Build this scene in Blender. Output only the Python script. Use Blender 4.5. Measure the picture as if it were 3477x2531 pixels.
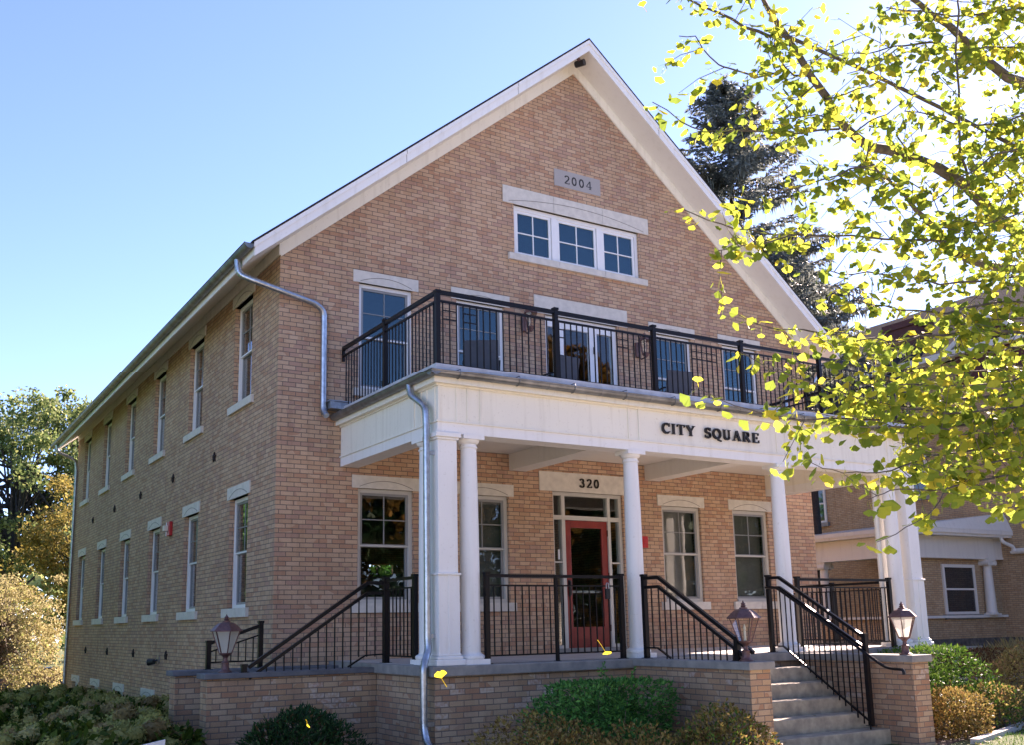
import bpy, bmesh, math, random
from mathutils import Vector, Matrix, Quaternion
SC = bpy.context.scene
for o in list(bpy.data.objects): bpy.data.objects.remove(o)
COL = SC.collection
R_ = math.radians

# ---------------------------------------------------------------- camera, sky, sun, exposure
cam_d = bpy.data.cameras.new('camera'); cam = bpy.data.objects.new('camera', cam_d); COL.objects.link(cam)
CR = ((0.85726855, 0.07926377, 0.50873165), (-0.51457559, 0.16528382, 0.84136391), (-0.01739543, -0.9830557, 0.18247982))
cam.matrix_world = Matrix(((CR[0][0], -CR[0][1], -CR[0][2], -4.9365), (CR[1][0], -CR[1][1], -CR[1][2], -14.1795),
                           (CR[2][0], -CR[2][1], -CR[2][2], -0.0589), (0, 0, 0, 1)))
cam_d.sensor_fit = 'HORIZONTAL'; cam_d.sensor_width = 36; cam_d.lens = 35.391
cam_d.shift_x = 0.02513; cam_d.shift_y = 0.0646
cam_d.clip_end = 2000; cam_d.clip_start = 0.05
SC.camera = cam

SUN_EL, SUN_AZ = 30.0, 22.0          # azimuth measured from +x towards +y
w = bpy.data.worlds.new('World'); SC.world = w; w.use_nodes = True
wn = w.node_tree.nodes; wl = w.node_tree.links
bg = wn['Background']; sky = wn.new('ShaderNodeTexSky'); sky.sky_type = 'NISHITA'; sky.sun_disc = False
sky.sun_elevation = R_(SUN_EL); sky.sun_rotation = R_(90 - SUN_AZ)
sky.altitude = 200; sky.air_density = 0.75; sky.dust_density = 0.15; sky.ozone_density = 5.5
wl.new(sky.outputs[0], bg.inputs[0]); bg.inputs[1].default_value = 0.083
sd = bpy.data.lights.new('sun', 'SUN'); sun = bpy.data.objects.new('sun', sd); COL.objects.link(sun)
sd.energy = 5.0; sd.angle = R_(0.55); sd.color = (1.0, 0.90, 0.76)
sv = Vector((math.cos(R_(SUN_AZ)) * math.cos(R_(SUN_EL)), math.sin(R_(SUN_AZ)) * math.cos(R_(SUN_EL)), math.sin(R_(SUN_EL))))
sun.rotation_euler = sv.to_track_quat('Z', 'Y').to_euler(); sun.location = sv * 60
SC.view_settings.view_transform = 'Standard'; SC.view_settings.look = 'None'
SC.view_settings.exposure = 2.33; SC.view_settings.use_white_balance = True; SC.view_settings.white_balance_temperature = 7000; SC.view_settings.white_balance_tint = 31; SC.view_settings.gamma = 1.0
SC.render.resolution_x = 1024; SC.render.resolution_y = 746
SC.cycles.max_bounces = 8; SC.cycles.diffuse_bounces = 4; SC.cycles.transparent_max_bounces = 16

# ---------------------------------------------------------------- helpers
class MB:
    """collects faces, builds ONE mesh object; box-projected UVs in metres"""
    def __init__(s): s.v = []; s.f = []; s.mi = []; s.uv = {}
    def poly(s, pts, mi=0):
        n = len(s.v); s.v += [tuple(p) for p in pts]; s.f.append(tuple(range(n, n + len(pts)))); s.mi.append(mi)
    def hexa(s, p, mi=0):
        n = len(s.v); s.v += [tuple(q) for q in p]
        for q in ((0, 3, 2, 1), (4, 5, 6, 7), (0, 1, 5, 4), (1, 2, 6, 5), (2, 3, 7, 6), (3, 0, 4, 7)):
            s.f.append(tuple(n + i for i in q)); s.mi.append(mi)
    def box(s, x0, x1, y0, y1, z0, z1, mi=0):
        if x0 > x1: x0, x1 = x1, x0
        if y0 > y1: y0, y1 = y1, y0
        if z0 > z1: z0, z1 = z1, z0
        s.hexa([(x0, y0, z0), (x1, y0, z0), (x1, y1, z0), (x0, y1, z0), (x0, y0, z1), (x1, y0, z1), (x1, y1, z1), (x0, y1, z1)], mi)
    def bar(s, a, b, w, h=None, mi=0, up=(0, 0, 1)):
        """rectangular bar between two points"""
        h = h or w; a = Vector(a); b = Vector(b); d = (b - a).normalized(); u = Vector(up)
        if abs(d.dot(u)) > .95: u = Vector((0, 1, 0))
        sx = d.cross(u).normalized() * w / 2; sy = sx.cross(d).normalized() * h / 2
        s.hexa([a - sx - sy, a + sx - sy, a + sx + sy, a - sx + sy, b - sx - sy, b + sx - sy, b + sx + sy, b - sx + sy], mi)
    def tube(s, pts, r, n=8, mi=0, cap=True, ribs=0):
        pts = [Vector(p) for p in pts]; m = len(pts); rs = r if isinstance(r, (list, tuple)) else [r] * m
        base = len(s.v); prev = None
        for i, p in enumerate(pts):
            t = (pts[min(i + 1, m - 1)] - pts[max(i - 1, 0)]).normalized()
            if prev is None:
                u = Vector((0, 0, 1)) if abs(t.z) < .9 else Vector((1, 0, 0))
                a = t.cross(u).normalized()
            else:
                a = (prev - t * prev.dot(t)).normalized()
            prev = a; b = t.cross(a)
            for k in range(n):
                an = 2 * math.pi * k / n; s.v.append(tuple(p + (a * math.cos(an) + b * math.sin(an)) * rs[i]))
        for i in range(m - 1):
            for k in range(n):
                q = base + i * n; s.f.append((q + k, q + (k + 1) % n, q + n + (k + 1) % n, q + n + k)); s.mi.append(mi)
        if cap:
            s.f.append(tuple(base + k for k in range(n))[::-1]); s.mi.append(mi)
            s.f.append(tuple(base + (m - 1) * n + k for k in range(n))); s.mi.append(mi)
    def lathe(s, prof, c, n=16, mi=0, rot=0.0):
        base = len(s.v); m = len(prof)
        for r, z in prof:
            for k in range(n):
                a = 2 * math.pi * (k + rot) / n; s.v.append((c[0] + r * math.cos(a), c[1] + r * math.sin(a), c[2] + z))
        for i in range(m - 1):
            for k in range(n):
                q = base + i * n; s.f.append((q + k, q + (k + 1) % n, q + n + (k + 1) % n, q + n + k)); s.mi.append(mi)
        s.f.append(tuple(base + k for k in range(n))[::-1]); s.mi.append(mi)
        s.f.append(tuple(base + (m - 1) * n + k for k in range(n))); s.mi.append(mi)
    def prism(s, pts, d, mi=0):
        """extrude a planar polygon by vector d"""
        d = Vector(d); a = [Vector(p) for p in pts]; b = [p + d for p in a]; n = len(a)
        s.poly(a[::-1], mi); s.poly(b, mi)
        for i in range(n): s.poly([a[i], a[(i + 1) % n], b[(i + 1) % n], b[i]], mi)
    def build(s, name, mats, parent=None, smooth=None, loc=None, bevel=0):
        me = bpy.data.meshes.new(name); me.from_pydata(s.v, [], s.f)
        if not isinstance(mats, (list, tuple)): mats = [mats]
        for m in mats: me.materials.append(m)
        if len(mats) > 1: me.polygons.foreach_set('material_index', s.mi)
        uvl = me.uv_layers.new(name='UVMap'); co = s.v; dat = [0.0] * (2 * len(me.loops))
        for p in me.polygons:
            nx, ny, nz = (abs(c) for c in p.normal)
            for li in p.loop_indices:
                x, y, z = co[me.loops[li].vertex_index]
                if nz > .75: u, v = x, y
                elif nx > ny: u, v = y, z
                else: u, v = x, z
                dat[2 * li] = u; dat[2 * li + 1] = v
        uvl.data.foreach_set('uv', dat)
        if smooth is not None:
            me.polygons.foreach_set('use_smooth', [True] * len(me.polygons))
            me.update()
            if smooth < 180: me.set_sharp_from_angle(angle=R_(smooth))
        me.update()
        return link(name, me, parent, bevel)
def link(name, me, parent=None, bevel=0):
    o = bpy.data.objects.new(name, me); COL.objects.link(o)
    if parent is not None:
        o.parent = parent
        if parent.type == 'EMPTY': o.matrix_parent_inverse = Matrix.Translation(-parent.location)
    if bevel:
        b = o.modifiers.new('bevel', 'BEVEL'); b.width = bevel; b.segments = 2; b.limit_method = 'ANGLE'; b.angle_limit = R_(40)
    return o
def tag(o, label=None, cat=None, group=None, kind=None):
    if label: o['label'] = label
    if cat: o['category'] = cat
    if group: o['group'] = group
    if kind: o['kind'] = kind
    return o
def thing(name, label, cat, loc=(0, 0, 0), group=None):
    o = bpy.data.objects.new(name, None); COL.objects.link(o); o.location = loc; o.empty_display_size = .2
    return tag(o, label, cat, group)
def copy_tree(o, parent=None):
    c = o.copy(); COL.objects.link(c)
    if parent is not None: c.parent = parent
    for ch in list(o.children): copy_tree(ch, c)
    return c

# ---------------------------------------------------------------- materials
def newmat(name):
    m = bpy.data.materials.new(name); m.use_nodes = True
    nt = m.node_tree; return m, nt, nt.nodes['Principled BSDF'], nt.nodes['Material Output']
def N(nt, typ, **kw):
    n = nt.nodes.new(typ)
    for k, v in kw.items(): setattr(n, k, v)
    return n
def math_(nt, op, a, b=None, c=None):
    n = N(nt, 'ShaderNodeMath', operation=op)
    for i, x in enumerate((a, b, c)):
        if x is None: continue
        if isinstance(x, (int, float)): n.inputs[i].default_value = x
        else: nt.links.new(x, n.inputs[i])
    return n.outputs[0]
def ramp(nt, fac, stops, interp='LINEAR'):
    r = N(nt, 'ShaderNodeValToRGB'); r.color_ramp.interpolation = interp
    el = r.color_ramp.elements
    while len(el) < len(stops): el.new(0.5)
    for e, (p, c) in zip(el, stops): e.position = p; e.color = (*c, 1) if len(c) == 3 else c
    nt.links.new(fac, r.inputs[0]); return r.outputs[0]
def mixc(nt, fac, a, b, mode='MIX'):
    m = N(nt, 'ShaderNodeMix', data_type='RGBA', blend_type=mode)
    for sock, x in ((m.inputs[0], fac), (m.inputs[6], a), (m.inputs[7], b)):
        if isinstance(x, (int, float)): sock.default_value = x
        elif isinstance(x, tuple): sock.default_value = (*x, 1)
        else: nt.links.new(x, sock)
    return m.outputs[2]
def noise(nt, scale, detail=3, vec=None, rough=.55):
    n = N(nt, 'ShaderNodeTexNoise'); n.inputs['Scale'].default_value = scale; n.inputs['Detail'].default_value = detail; n.inputs['Roughness'].default_value = rough
    if vec is not None: nt.links.new(vec, n.inputs['Vector'])
    return n.outputs[0]
def objco(nt): return N(nt, 'ShaderNodeTexCoord').outputs['Object']
def bump(nt, b, h, strength=.3, dist=.01):
    n = N(nt, 'ShaderNodeBump'); n.inputs['Strength'].default_value = strength; n.inputs['Distance'].default_value = dist
    nt.links.new(h, n.inputs['Height']); nt.links.new(n.outputs[0], b.inputs['Normal'])
def plain(name, col, rough=.6, metal=0.0, var=.12, nscale=6, col2=None, bmp=0.0, bscale=60, spec=None):
    """a base colour broken up by soft noise"""
    m, nt, b, out = newmat(name); v = objco(nt)
    c2 = col2 or tuple(max(0, c * (1 - var * 2)) for c in col)
    f = noise(nt, nscale, 5, v)
    nt.links.new(ramp(nt, f, [(.3, c2), (.68, col)]), b.inputs['Base Color'])
    b.inputs['Roughness'].default_value = rough; b.inputs['Metallic'].default_value = metal
    if spec is not None: b.inputs['Specular IOR Level'].default_value = spec
    if bmp: bump(nt, b, noise(nt, bscale, 3, v), bmp, .004)
    return m
def brick_mat(name, tones, mortar=(.18, .14, .108), bw=.2095, bh=.069, joint=.0115, stain=0.0):
    m, nt, b, out = newmat(name)
    uv = N(nt, 'ShaderNodeUVMap'); sp = N(nt, 'ShaderNodeSeparateXYZ'); nt.links.new(uv.outputs[0], sp.inputs[0])
    # slightly wavering courses
    wob = noise(nt, 3.0, 2, uv.outputs[0]); wob = math_(nt, 'MULTIPLY', math_(nt, 'SUBTRACT', wob, .5), .006)
    V = math_(nt, 'ADD', math_(nt, 'ADD', sp.outputs[1], 20.0), wob)
    rowf = math_(nt, 'DIVIDE', V, bh); row = math_(nt, 'FLOOR', rowf); fv = math_(nt, 'SUBTRACT', rowf, row)
    odd = math_(nt, 'MODULO', row, 2.0)
    wn_ = N(nt, 'ShaderNodeTexWhiteNoise', noise_dimensions='1D'); nt.links.new(row, wn_.inputs['W'])
    jit = math_(nt, 'MULTIPLY', math_(nt, 'SUBTRACT', wn_.outputs[0], .5), .12)
    uf = math_(nt, 'ADD', math_(nt, 'ADD', math_(nt, 'DIVIDE', math_(nt, 'ADD', sp.outputs[0], 30.0), bw), math_(nt, 'MULTIPLY', odd, .5)), jit)
    cl = math_(nt, 'FLOOR', uf); fu = math_(nt, 'SUBTRACT', uf, cl)
    cv = N(nt, 'ShaderNodeCombineXYZ'); nt.links.new(cl, cv.inputs[0]); nt.links.new(row, cv.inputs[1])
    w2 = N(nt, 'ShaderNodeTexWhiteNoise', noise_dimensions='2D'); nt.links.new(cv.outputs[0], w2.inputs['Vector'])
    # neighbouring bricks come in loose patches of a tone
    patch = noise(nt, .9, 2, uv.outputs[0])
    key = math_(nt, 'ADD', math_(nt, 'MULTIPLY', w2.outputs[0], .78), math_(nt, 'MULTIPLY', math_(nt, 'SUBTRACT', patch, .39), .9))
    n = len(tones)
    colr = ramp(nt, key, [(i / n, t) for i, t in enumerate(tones)], 'CONSTANT')
    fine = noise(nt, 90, 4, uv.outputs[0])
    colr = mixc(nt, .55, colr, ramp(nt, fine, [(.25, (.62, .6, .58)), (.75, (1.25, 1.25, 1.25))]), 'MULTIPLY')
    if stain > 0:   # white efflorescence that keeps to whole bricks
        big = noise(nt, .55, 3, uv.outputs[0]); w3 = N(nt, 'ShaderNodeTexWhiteNoise', noise_dimensions='2D')
        off = N(nt, 'ShaderNodeVectorMath', operation='ADD'); off.inputs[1].default_value = (71, 13, 0); nt.links.new(cv.outputs[0], off.inputs[0]); nt.links.new(off.outputs[0], w3.inputs['Vector'])
        msk = math_(nt, 'MULTIPLY', math_(nt, 'GREATER_THAN', math_(nt, 'ADD', big, math_(nt, 'MULTIPLY', w3.outputs[0], .4)), .92), ramp(nt, noise(nt, 22, 3, uv.outputs[0]), [(.35, (0, 0, 0)), (.6, (1, 1, 1))]))
        colr = mixc(nt, math_(nt, 'MULTIPLY', msk, stain), colr, (.60, .53, .46))
    mu = math_(nt, 'MINIMUM', math_(nt, 'MULTIPLY', math_(nt, 'MINIMUM', fu, math_(nt, 'SUBTRACT', 1.0, fu)), bw), math_(nt, 'MULTIPLY', math_(nt, 'MINIMUM', fv, math_(nt, 'SUBTRACT', 1.0, fv)), bh))
    rag = math_(nt, 'MULTIPLY', math_(nt, 'SUBTRACT', noise(nt, 45, 2, uv.outputs[0]), .5), .004)
    mask = N(nt, 'ShaderNodeMapRange'); mask.interpolation_type = 'SMOOTHSTEP'
    nt.links.new(math_(nt, 'ADD', mu, rag), mask.inputs[0]); mask.inputs[1].default_value = joint / 2 - .0016; mask.inputs[2].default_value = joint / 2 + .0016
    colr = mixc(nt, mask.outputs[0], mortar, colr)
    # broad weathering
    wz = noise(nt, .35, 4, uv.outputs[0]); colr = mixc(nt, .5, colr, ramp(nt, wz, [(.3, (.72, .72, .74)), (.7, (1.12, 1.1, 1.06))]), 'MULTIPLY')
    # vertical rain streaks and soot
    mp = N(nt, 'ShaderNodeMapping'); mp.inputs['Scale'].default_value = (5.5, .55, 1); nt.links.new(uv.outputs[0], mp.inputs[0])
    colr = mixc(nt, .55, colr, ramp(nt, noise(nt, 1.0, 5, mp.outputs[0], .65), [(.34, (.76, .74, .73)), (.50, (1, 1, 1)), (.8, (1.08, 1.07, 1.05))]), 'MULTIPLY')
    nt.links.new(colr, b.inputs['Base Color']); b.inputs['Roughness'].default_value = .85; b.inputs['Specular IOR Level'].default_value = .25
    h = math_(nt, 'ADD', mask.outputs[0], math_(nt, 'MULTIPLY', fine, .25)); bump(nt, b, h, .55, .006)
    return m
TAN = [(0.541, 0.349, 0.216), (0.517, 0.324, 0.196), (0.578, 0.384, 0.247), (0.480, 0.271, 0.165), (0.547, 0.361, 0.227), (0.467, 0.282, 0.193), (0.560, 0.363, 0.221)]
M_brick = brick_mat('tan_brick', TAN)
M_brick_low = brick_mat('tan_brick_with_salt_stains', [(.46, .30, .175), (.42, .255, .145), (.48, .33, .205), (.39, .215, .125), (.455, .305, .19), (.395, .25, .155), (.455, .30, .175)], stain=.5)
M_brick_far = brick_mat('yellow_brown_brick', [(.52, .36, .2), (.49, .33, .18), (.54, .38, .22), (.46, .295, .16), (.51, .35, .2)], bw=.21, bh=.068)
M_lime = plain('pale_limestone', (.66, .61, .52), .8, var=.09, nscale=9, bmp=.15)
M_groove = plain('stone_groove', (.22, .2, .17), .9)
M_date = plain('grey_granite_block', (.38, .35, .32), .7, var=.08, nscale=120)
def painted(name, base, dirt, amt):
    """white paint with rain streaks and grime specks"""
    m, nt, b, out = newmat(name); v = objco(nt)
    mp = N(nt, 'ShaderNodeMapping'); mp.inputs['Scale'].default_value = (9, 9, .7); nt.links.new(v, mp.inputs[0])
    st = noise(nt, 1.0, 5, mp.outputs[0]); sp = noise(nt, 26, 4, v); big = noise(nt, .8, 3, v)
    f = math_(nt, 'MULTIPLY', ramp(nt, st, [(.52, (0, 0, 0)), (.8, (1, 1, 1))]), amt)
    c = mixc(nt, f, base, dirt)
    c = mixc(nt, math_(nt, 'MULTIPLY', ramp(nt, sp, [(.62, (0, 0, 0)), (.72, (1, 1, 1))]), amt * .8), c, dirt)
    c = mixc(nt, .35, c, ramp(nt, big, [(.3, (.86, .86, .87)), (.7, (1.04, 1.04, 1.02))]), 'MULTIPLY')
    nt.links.new(c, b.inputs['Base Color']); b.inputs['Roughness'].default_value = .5
    bump(nt, b, noise(nt, 40, 3, v), .08, .004)
    return m
M_white = painted('white_painted_wood', (.80, .78, .73), (.42, .37, .26), .28)
M_cream = painted('aged_cream_paint', (.81, .765, .64), (.34, .28, .17), .3)
M_soffit = painted('soffit_paint', (.74, .71, .64), (.45, .4, .3), .2)
M_vinyl = plain('white_window_frame', (.80, .79, .76), .4, var=.03)
M_almond = plain('almond_window_frame', (.56, .53, .46), .45, var=.05)
M_grey_sash = plain('grey_sash', (.27, .265, .25), .45, var=.05)
M_galv = plain('galvanised_steel', (.52, .55, .58), .32, .85, var=.18, nscale=14)
M_galv_dull = plain('weathered_gutter_metal', (.28, .285, .28), .42, .7, var=.25, nscale=5)
M_flash = plain('grey_deck_edge_flashing', (.55, .57, .6), .5, .1, var=.2, nscale=7, col2=(.4, .4, .41))
M_iron = plain('black_painted_iron', (.007, .008, .010), .36, .0, var=.1, nscale=30, col2=(.012, .007, .005), spec=.22)
M_letter = plain('dark_bronze_letters', (.028, .022, .018), .45, .3)
M_engrave = plain('dark_engraving', (.05, .05, .055), .8)
M_conc = plain('grey_concrete', (.30, .28, .24), .85, var=.2, nscale=5, col2=(.17, .165, .155), bmp=.3, bscale=80)
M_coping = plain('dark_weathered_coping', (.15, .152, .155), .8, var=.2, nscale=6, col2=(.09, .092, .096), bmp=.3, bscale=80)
M_step = plain('worn_tan_concrete', (.48, .41, .29), .85, var=.15, nscale=7, col2=(.24, .21, .16), bmp=.5, bscale=60)
M_deck = plain('pale_porch_floor', (.52, .49, .44), .75, var=.1, nscale=4, bmp=.15)
M_shingle = plain('dark_roof_shingles', (.05, .045, .042), .95, var=.3, nscale=30, bmp=.4, bscale=40, spec=.05)
M_red = plain('red_door_paint', (.27, .022, .012), .42, var=.15, nscale=5)
M_alarm = plain('red_alarm_housing', (.5, .02, .02), .4, var=.05)
M_lampmetal = plain('weathered_brown_red_metal', (.17, .085, .075), .5, .35, var=.2, nscale=25, bmp=.2)
M_black = plain('black_plastic', (.015, .015, .017), .4)
M_candle = plain('ivory_candle_tube', (.75, .7, .55), .5)
M_star = plain('rusty_iron_star', (.025, .014, .012), .8)
M_chair = plain('slate_patio_mesh', (.06, .07, .085), .7)
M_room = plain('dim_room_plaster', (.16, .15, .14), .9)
M_shade = plain('dim_room_blind', (.15, .135, .11), .9, var=.15, nscale=2)  # grey blind colour that also stands in for the dimly lit room
M_blind = plain('grey_window_blind', (.10, .125, .14), .8)
def glass_mat(name, tint=(.86, .9, .9), refl=1.0, ior=1.52, gtint=(1, 1, 1)):
    m, nt, b, out = newmat(name); nt.nodes.remove(b)
    tr = N(nt, 'ShaderNodeBsdfTransparent'); tr.inputs[0].default_value = (*tint, 1)
    gl = N(nt, 'ShaderNodeBsdfGlossy'); gl.inputs['Roughness'].default_value = .012; gl.inputs[0].default_value = (*gtint, 1)
    lw = N(nt, 'ShaderNodeLayerWeight'); lw.inputs[0].default_value = .5; r0 = ((ior - 1) / (ior + 1)) ** 2
    f = math_(nt, 'MINIMUM', math_(nt, 'MULTIPLY', math_(nt, 'ADD', r0, math_(nt, 'MULTIPLY', math_(nt, 'POWER', lw.outputs['Facing'], 5.0), 1 - r0)), refl), 1.0)
    # faint waviness of old float glass
    bp = N(nt, 'ShaderNodeBump'); bp.inputs['Strength'].default_value = .06; bp.inputs['Distance'].default_value = .02
    nt.links.new(noise(nt, 2.2, 2, objco(nt)), bp.inputs['Height']); nt.links.new(bp.outputs[0], gl.inputs['Normal'])
    mx = N(nt, 'ShaderNodeMixShader'); nt.links.new(f, mx.inputs[0]); nt.links.new(tr.outputs[0], mx.inputs[1]); nt.links.new(gl.outputs[0], mx.inputs[2])
    nt.links.new(mx.outputs[0], out.inputs[0]); return m
M_glass = glass_mat('window_glass', refl=1.1)
M_skyglass = glass_mat('sky_tinted_glass', (.5, .62, .66), 2.2, gtint=(.55, .78, .82))  # teal tint and raised gloss stand in for the blue sky reflection
M_lampglass = glass_mat('clear_lantern_glass', (.97, .96, .94), .8)
m, nt, b, out = newmat('frosted_lantern_glass'); M_frost = m
b.inputs['Base Color'].default_value = (.85, .83, .74, 1); b.inputs['Roughness'].default_value = .5
tl = N(nt, 'ShaderNodeBsdfTranslucent'); tl.inputs[0].default_value = (.85, .83, .74, 1)
tp = N(nt, 'ShaderNodeBsdfTransparent'); m1 = N(nt, 'ShaderNodeMixShader'); m1.inputs[0].default_value = .5; m2 = N(nt, 'ShaderNodeMixShader'); m2.inputs[0].default_value = .35
nt.links.new(b.outputs[0], m1.inputs[1]); nt.links.new(tl.outputs[0], m1.inputs[2]); nt.links.new(m1.outputs[0], m2.inputs[1]); nt.links.new(tp.outputs[0], m2.inputs[2]); nt.links.new(m2.outputs[0], out.inputs[0])
def leaf_mat(name, stops, transl=.45, rough=.5, obj=False):
    """every leaf its own tone (random per island), lets light through"""
    m, nt, b, out = newmat(name); g = N(nt, 'ShaderNodeNewGeometry')
    c = ramp(nt, g.outputs['Random Per Island'] if not obj else math_(nt, 'ADD', math_(nt, 'MULTIPLY', N(nt, 'ShaderNodeObjectInfo').outputs['Random'], .75), math_(nt, 'MULTIPLY', g.outputs['Random Per Island'], .25)), stops)
    c = mixc(nt, .4, c, ramp(nt, noise(nt, 1.3, 2, objco(nt)), [(.35, (.7, .72, .7)), (.68, (1.25, 1.2, 1.1))]), 'MULTIPLY')
    nt.links.new(c, b.inputs['Base Color']); b.inputs['Roughness'].default_value = rough; b.inputs['Specular IOR Level'].default_value = .1
    t = N(nt, 'ShaderNodeBsdfTranslucent'); nt.links.new(c, t.inputs[0])
    mx = N(nt, 'ShaderNodeMixShader'); mx.inputs[0].default_value = transl
    nt.links.new(b.outputs[0], mx.inputs[1]); nt.links.new(t.outputs[0], mx.inputs[2]); nt.links.new(mx.outputs[0], out.inputs[0]); return m
M_ginkgo = leaf_mat('ginkgo_leaf', [(0, (.14, .215, .035)), (.4, (.22, .30, .042)), (.7, (.33, .38, .045)), (.9, (.46, .45, .05)), (1, (.56, .47, .055))], .7)
M_yellowleaf = leaf_mat('fallen_ginkgo_leaf', [(0, (.75, .62, .03)), (1, (.8, .66, .06))], .4)
M_yew = leaf_mat('yew_green', [(0, (.022, .085, .02)), (.5, (.055, .20, .042)), (1, (.11, .30, .06))], .2)
M_juniper = leaf_mat('dark_juniper_green', [(0, (.008, .028, .012)), (.7, (.022, .07, .02)), (1, (.05, .11, .032))], .15)
M_barb = leaf_mat('bronze_barberry_leaf', [(0, (.10, .055, .022)), (.4, (.18, .125, .035)), (.7, (.27, .22, .06)), (1, (.34, .22, .09))], .35)
M_barbr = leaf_mat('orange_barberry_leaf', [(0, (.15, .10, .035)), (.4, (.25, .2, .06)), (.7, (.33, .28, .09)), (1, (.34, .17, .09))], .4)
M_hedge = leaf_mat('hedge_green', [(0, (.03, .085, .012)), (.6, (.08, .17, .025)), (1, (.15, .24, .04))], .3)
M_brownleaf = leaf_mat('brown_hedge_leaf', [(0, (.05, .025, .012)), (.6, (.1, .05, .022)), (1, (.15, .09, .03))], .25)
M_hydleaf = leaf_mat('hydrangea_leaf', [(0, (.02, .042, .007)), (.6, (.05, .09, .012)), (1, (.11, .14, .02))], .3)
M_hydflower = leaf_mat('dried_hydrangea_petal', [(0, (.30, .30, .08)), (.5, (.42, .39, .13)), (.85, (.48, .39, .16)), (1, (.38, .25, .09))], .3, obj=True)
M_hydbrown = leaf_mat('browned_hydrangea_petal', [(0, (.24, .16, .06)), (.6, (.36, .26, .10)), (1, (.42, .32, .14))], .3, obj=True)
M_greentree = leaf_mat('haze_lightened_leaf', [(0, (.08, .13, .045)), (.6, (.17, .23, .08)), (1, (.33, .36, .14))], .45)  # leaf tones lightened in place of haze on the far trees
M_yellowtree = leaf_mat('golden_maple_leaf', [(0, (.17, .15, .045)), (.5, (.30, .24, .06)), (1, (.40, .33, .09))], .4)
M_tantree = leaf_mat('tan_thinning_leaf', [(0, (.24, .21, .10)), (.45, (.38, .34, .165)), (.8, (.46, .42, .21)), (1, (.36, .42, .11))], .4)
M_spruce = leaf_mat('veiled_spruce_needles', [(0, (.08, .10, .095)), (.6, (.16, .185, .17)), (1, (.27, .30, .27))], .4)  # needle tones lightened to imitate sun veil over the backlit tree
M_farleaf = leaf_mat('autumn_street_tree_leaf', [(0, (.12, .08, .02)), (.5, (.26, .15, .03)), (1, (.4, .2, .04))], .35)
M_bark = plain('ginkgo_bark', (.13, .11, .09), .9, var=.25, nscale=25, bmp=.6, bscale=40)
M_twig = plain('grey_brown_twig', (.17, .135, .1), .85, var=.2, nscale=20)
M_darkbark = plain('dark_bark', (.05, .042, .036), .9, var=.2, nscale=18, bmp=.4)
m, nt, b, out = newmat('lawn_grass'); M_lawn = m; v = objco(nt)
c = ramp(nt, noise(nt, 14, 5, v), [(.3, (.03, .055, .012)), (.6, (.075, .12, .022)), (.8, (.13, .16, .04))])
c = mixc(nt, ramp(nt, noise(nt, 1.1, 3, v), [(.5, (0, 0, 0)), (.75, (.6, .6, .6))]), c, (.17, .13, .05))
nt.links.new(c, b.inputs['Base Color']); b.inputs['Roughness'].default_value = .95; bump(nt, b, noise(nt, 70, 4, v), 1.0, .03)
M_mulch = plain('brown_mulch', (.085, .055, .035), .95, var=.35, nscale=40, bmp=1.0, bscale=60)
M_walk = plain('pale_concrete_walk', (.52, .49, .43), .9, var=.15, nscale=3, bmp=.2, bscale=60)
M_bounceroad = plain('paled_bounce_road', (.40, .385, .35), .9, var=.15, nscale=2, bmp=.3, bscale=90)  # pale tone chosen to throw sunlight back at the facade
M_carblue = plain('dark_blue_car_paint', (.015, .035, .08), .25, .3)
M_carred = plain('red_car_paint', (.4, .02, .015), .25, .1)
M_tyre = plain('tyre_rubber', (.02, .02, .02), .85)
M_darkred = plain('dark_red_wall_shingles', (.11, .035, .03), .85, var=.2, nscale=12, bmp=.5, bscale=20)
M_founda = plain('dark_rubble_stone', (.17, .15, .125), .9, var=.35, nscale=5, bmp=.6, bscale=8)
M_lavwhite = painted('greying_white_trim', (.70, .67, .59), (.35, .32, .3), .3)
M_signw = plain('white_sign_board', (.8, .8, .8), .4, var=.02)
G = -1.75
# ---------------------------------------------------------------- ground
def gz(x, y):
    d = max(0.0, y - 9.0) if x < 9 else max(0.0, y - 25)
    return G - min(1.3, d * .055)
M = MB()
xs = [-260, -120, -60, -30, -18] + [-12 + 3 * i for i in range(16)] + [40, 52, 70, 120, 260]
ys = [-260, -120, -60, -30, -18] + [-12 + 3 * i for i in range(18)] + [48, 60, 80, 130, 300]
for i in range(len(xs) - 1):
    for j in range(len(ys) - 1):
        M.poly([(x, y, gz(x, y)) for x, y in ((xs[i], ys[j]), (xs[i + 1], ys[j]), (xs[i + 1], ys[j + 1]), (xs[i], ys[j + 1]))])
tag(M.build('ground', M_lawn), kind='structure')
def sheet(name, pts, z, mat):
    M = MB(); M.poly([(x, y, z) for x, y in pts]); return tag(M.build(name, mat), kind='structure')
sheet('planting_bed', [(-5, -6.6), (3.94, -6.9), (3.94, -3), (-.2, -1.2), (-.2, 17), (-5, 17)], G + .004, M_mulch)
sheet('planting_bed', [(7.5, -5.35), (14.5, -3.1), (14.5, -1.5), (11.6, -.2), (7.5, -2.5)], G + .004, M_mulch)
sheet('front_walk', [(4.2, -5.2), (7.3, -5.2), (7.5, -8.4), (4.0, -8.4)], G + .006, M_walk)
sheet('bounce_pavement', [(-60, -19.5), (80, -19.5), (80, -8.2), (-60, -8.2)], G + .010, M_walk)  # out of frame, made wide and pale to bounce sunlight onto the facade
sheet('road', [(-120, -29), (160, -29), (160, -20.5), (-120, -20.5)], G + .004, M_bounceroad)  # unseen road, paled as a bounce surface
sheet('side_path', [(18, 2.6), (40, 2.6), (40, 4.1), (18, 4.1)], G + .006, M_walk)

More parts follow.
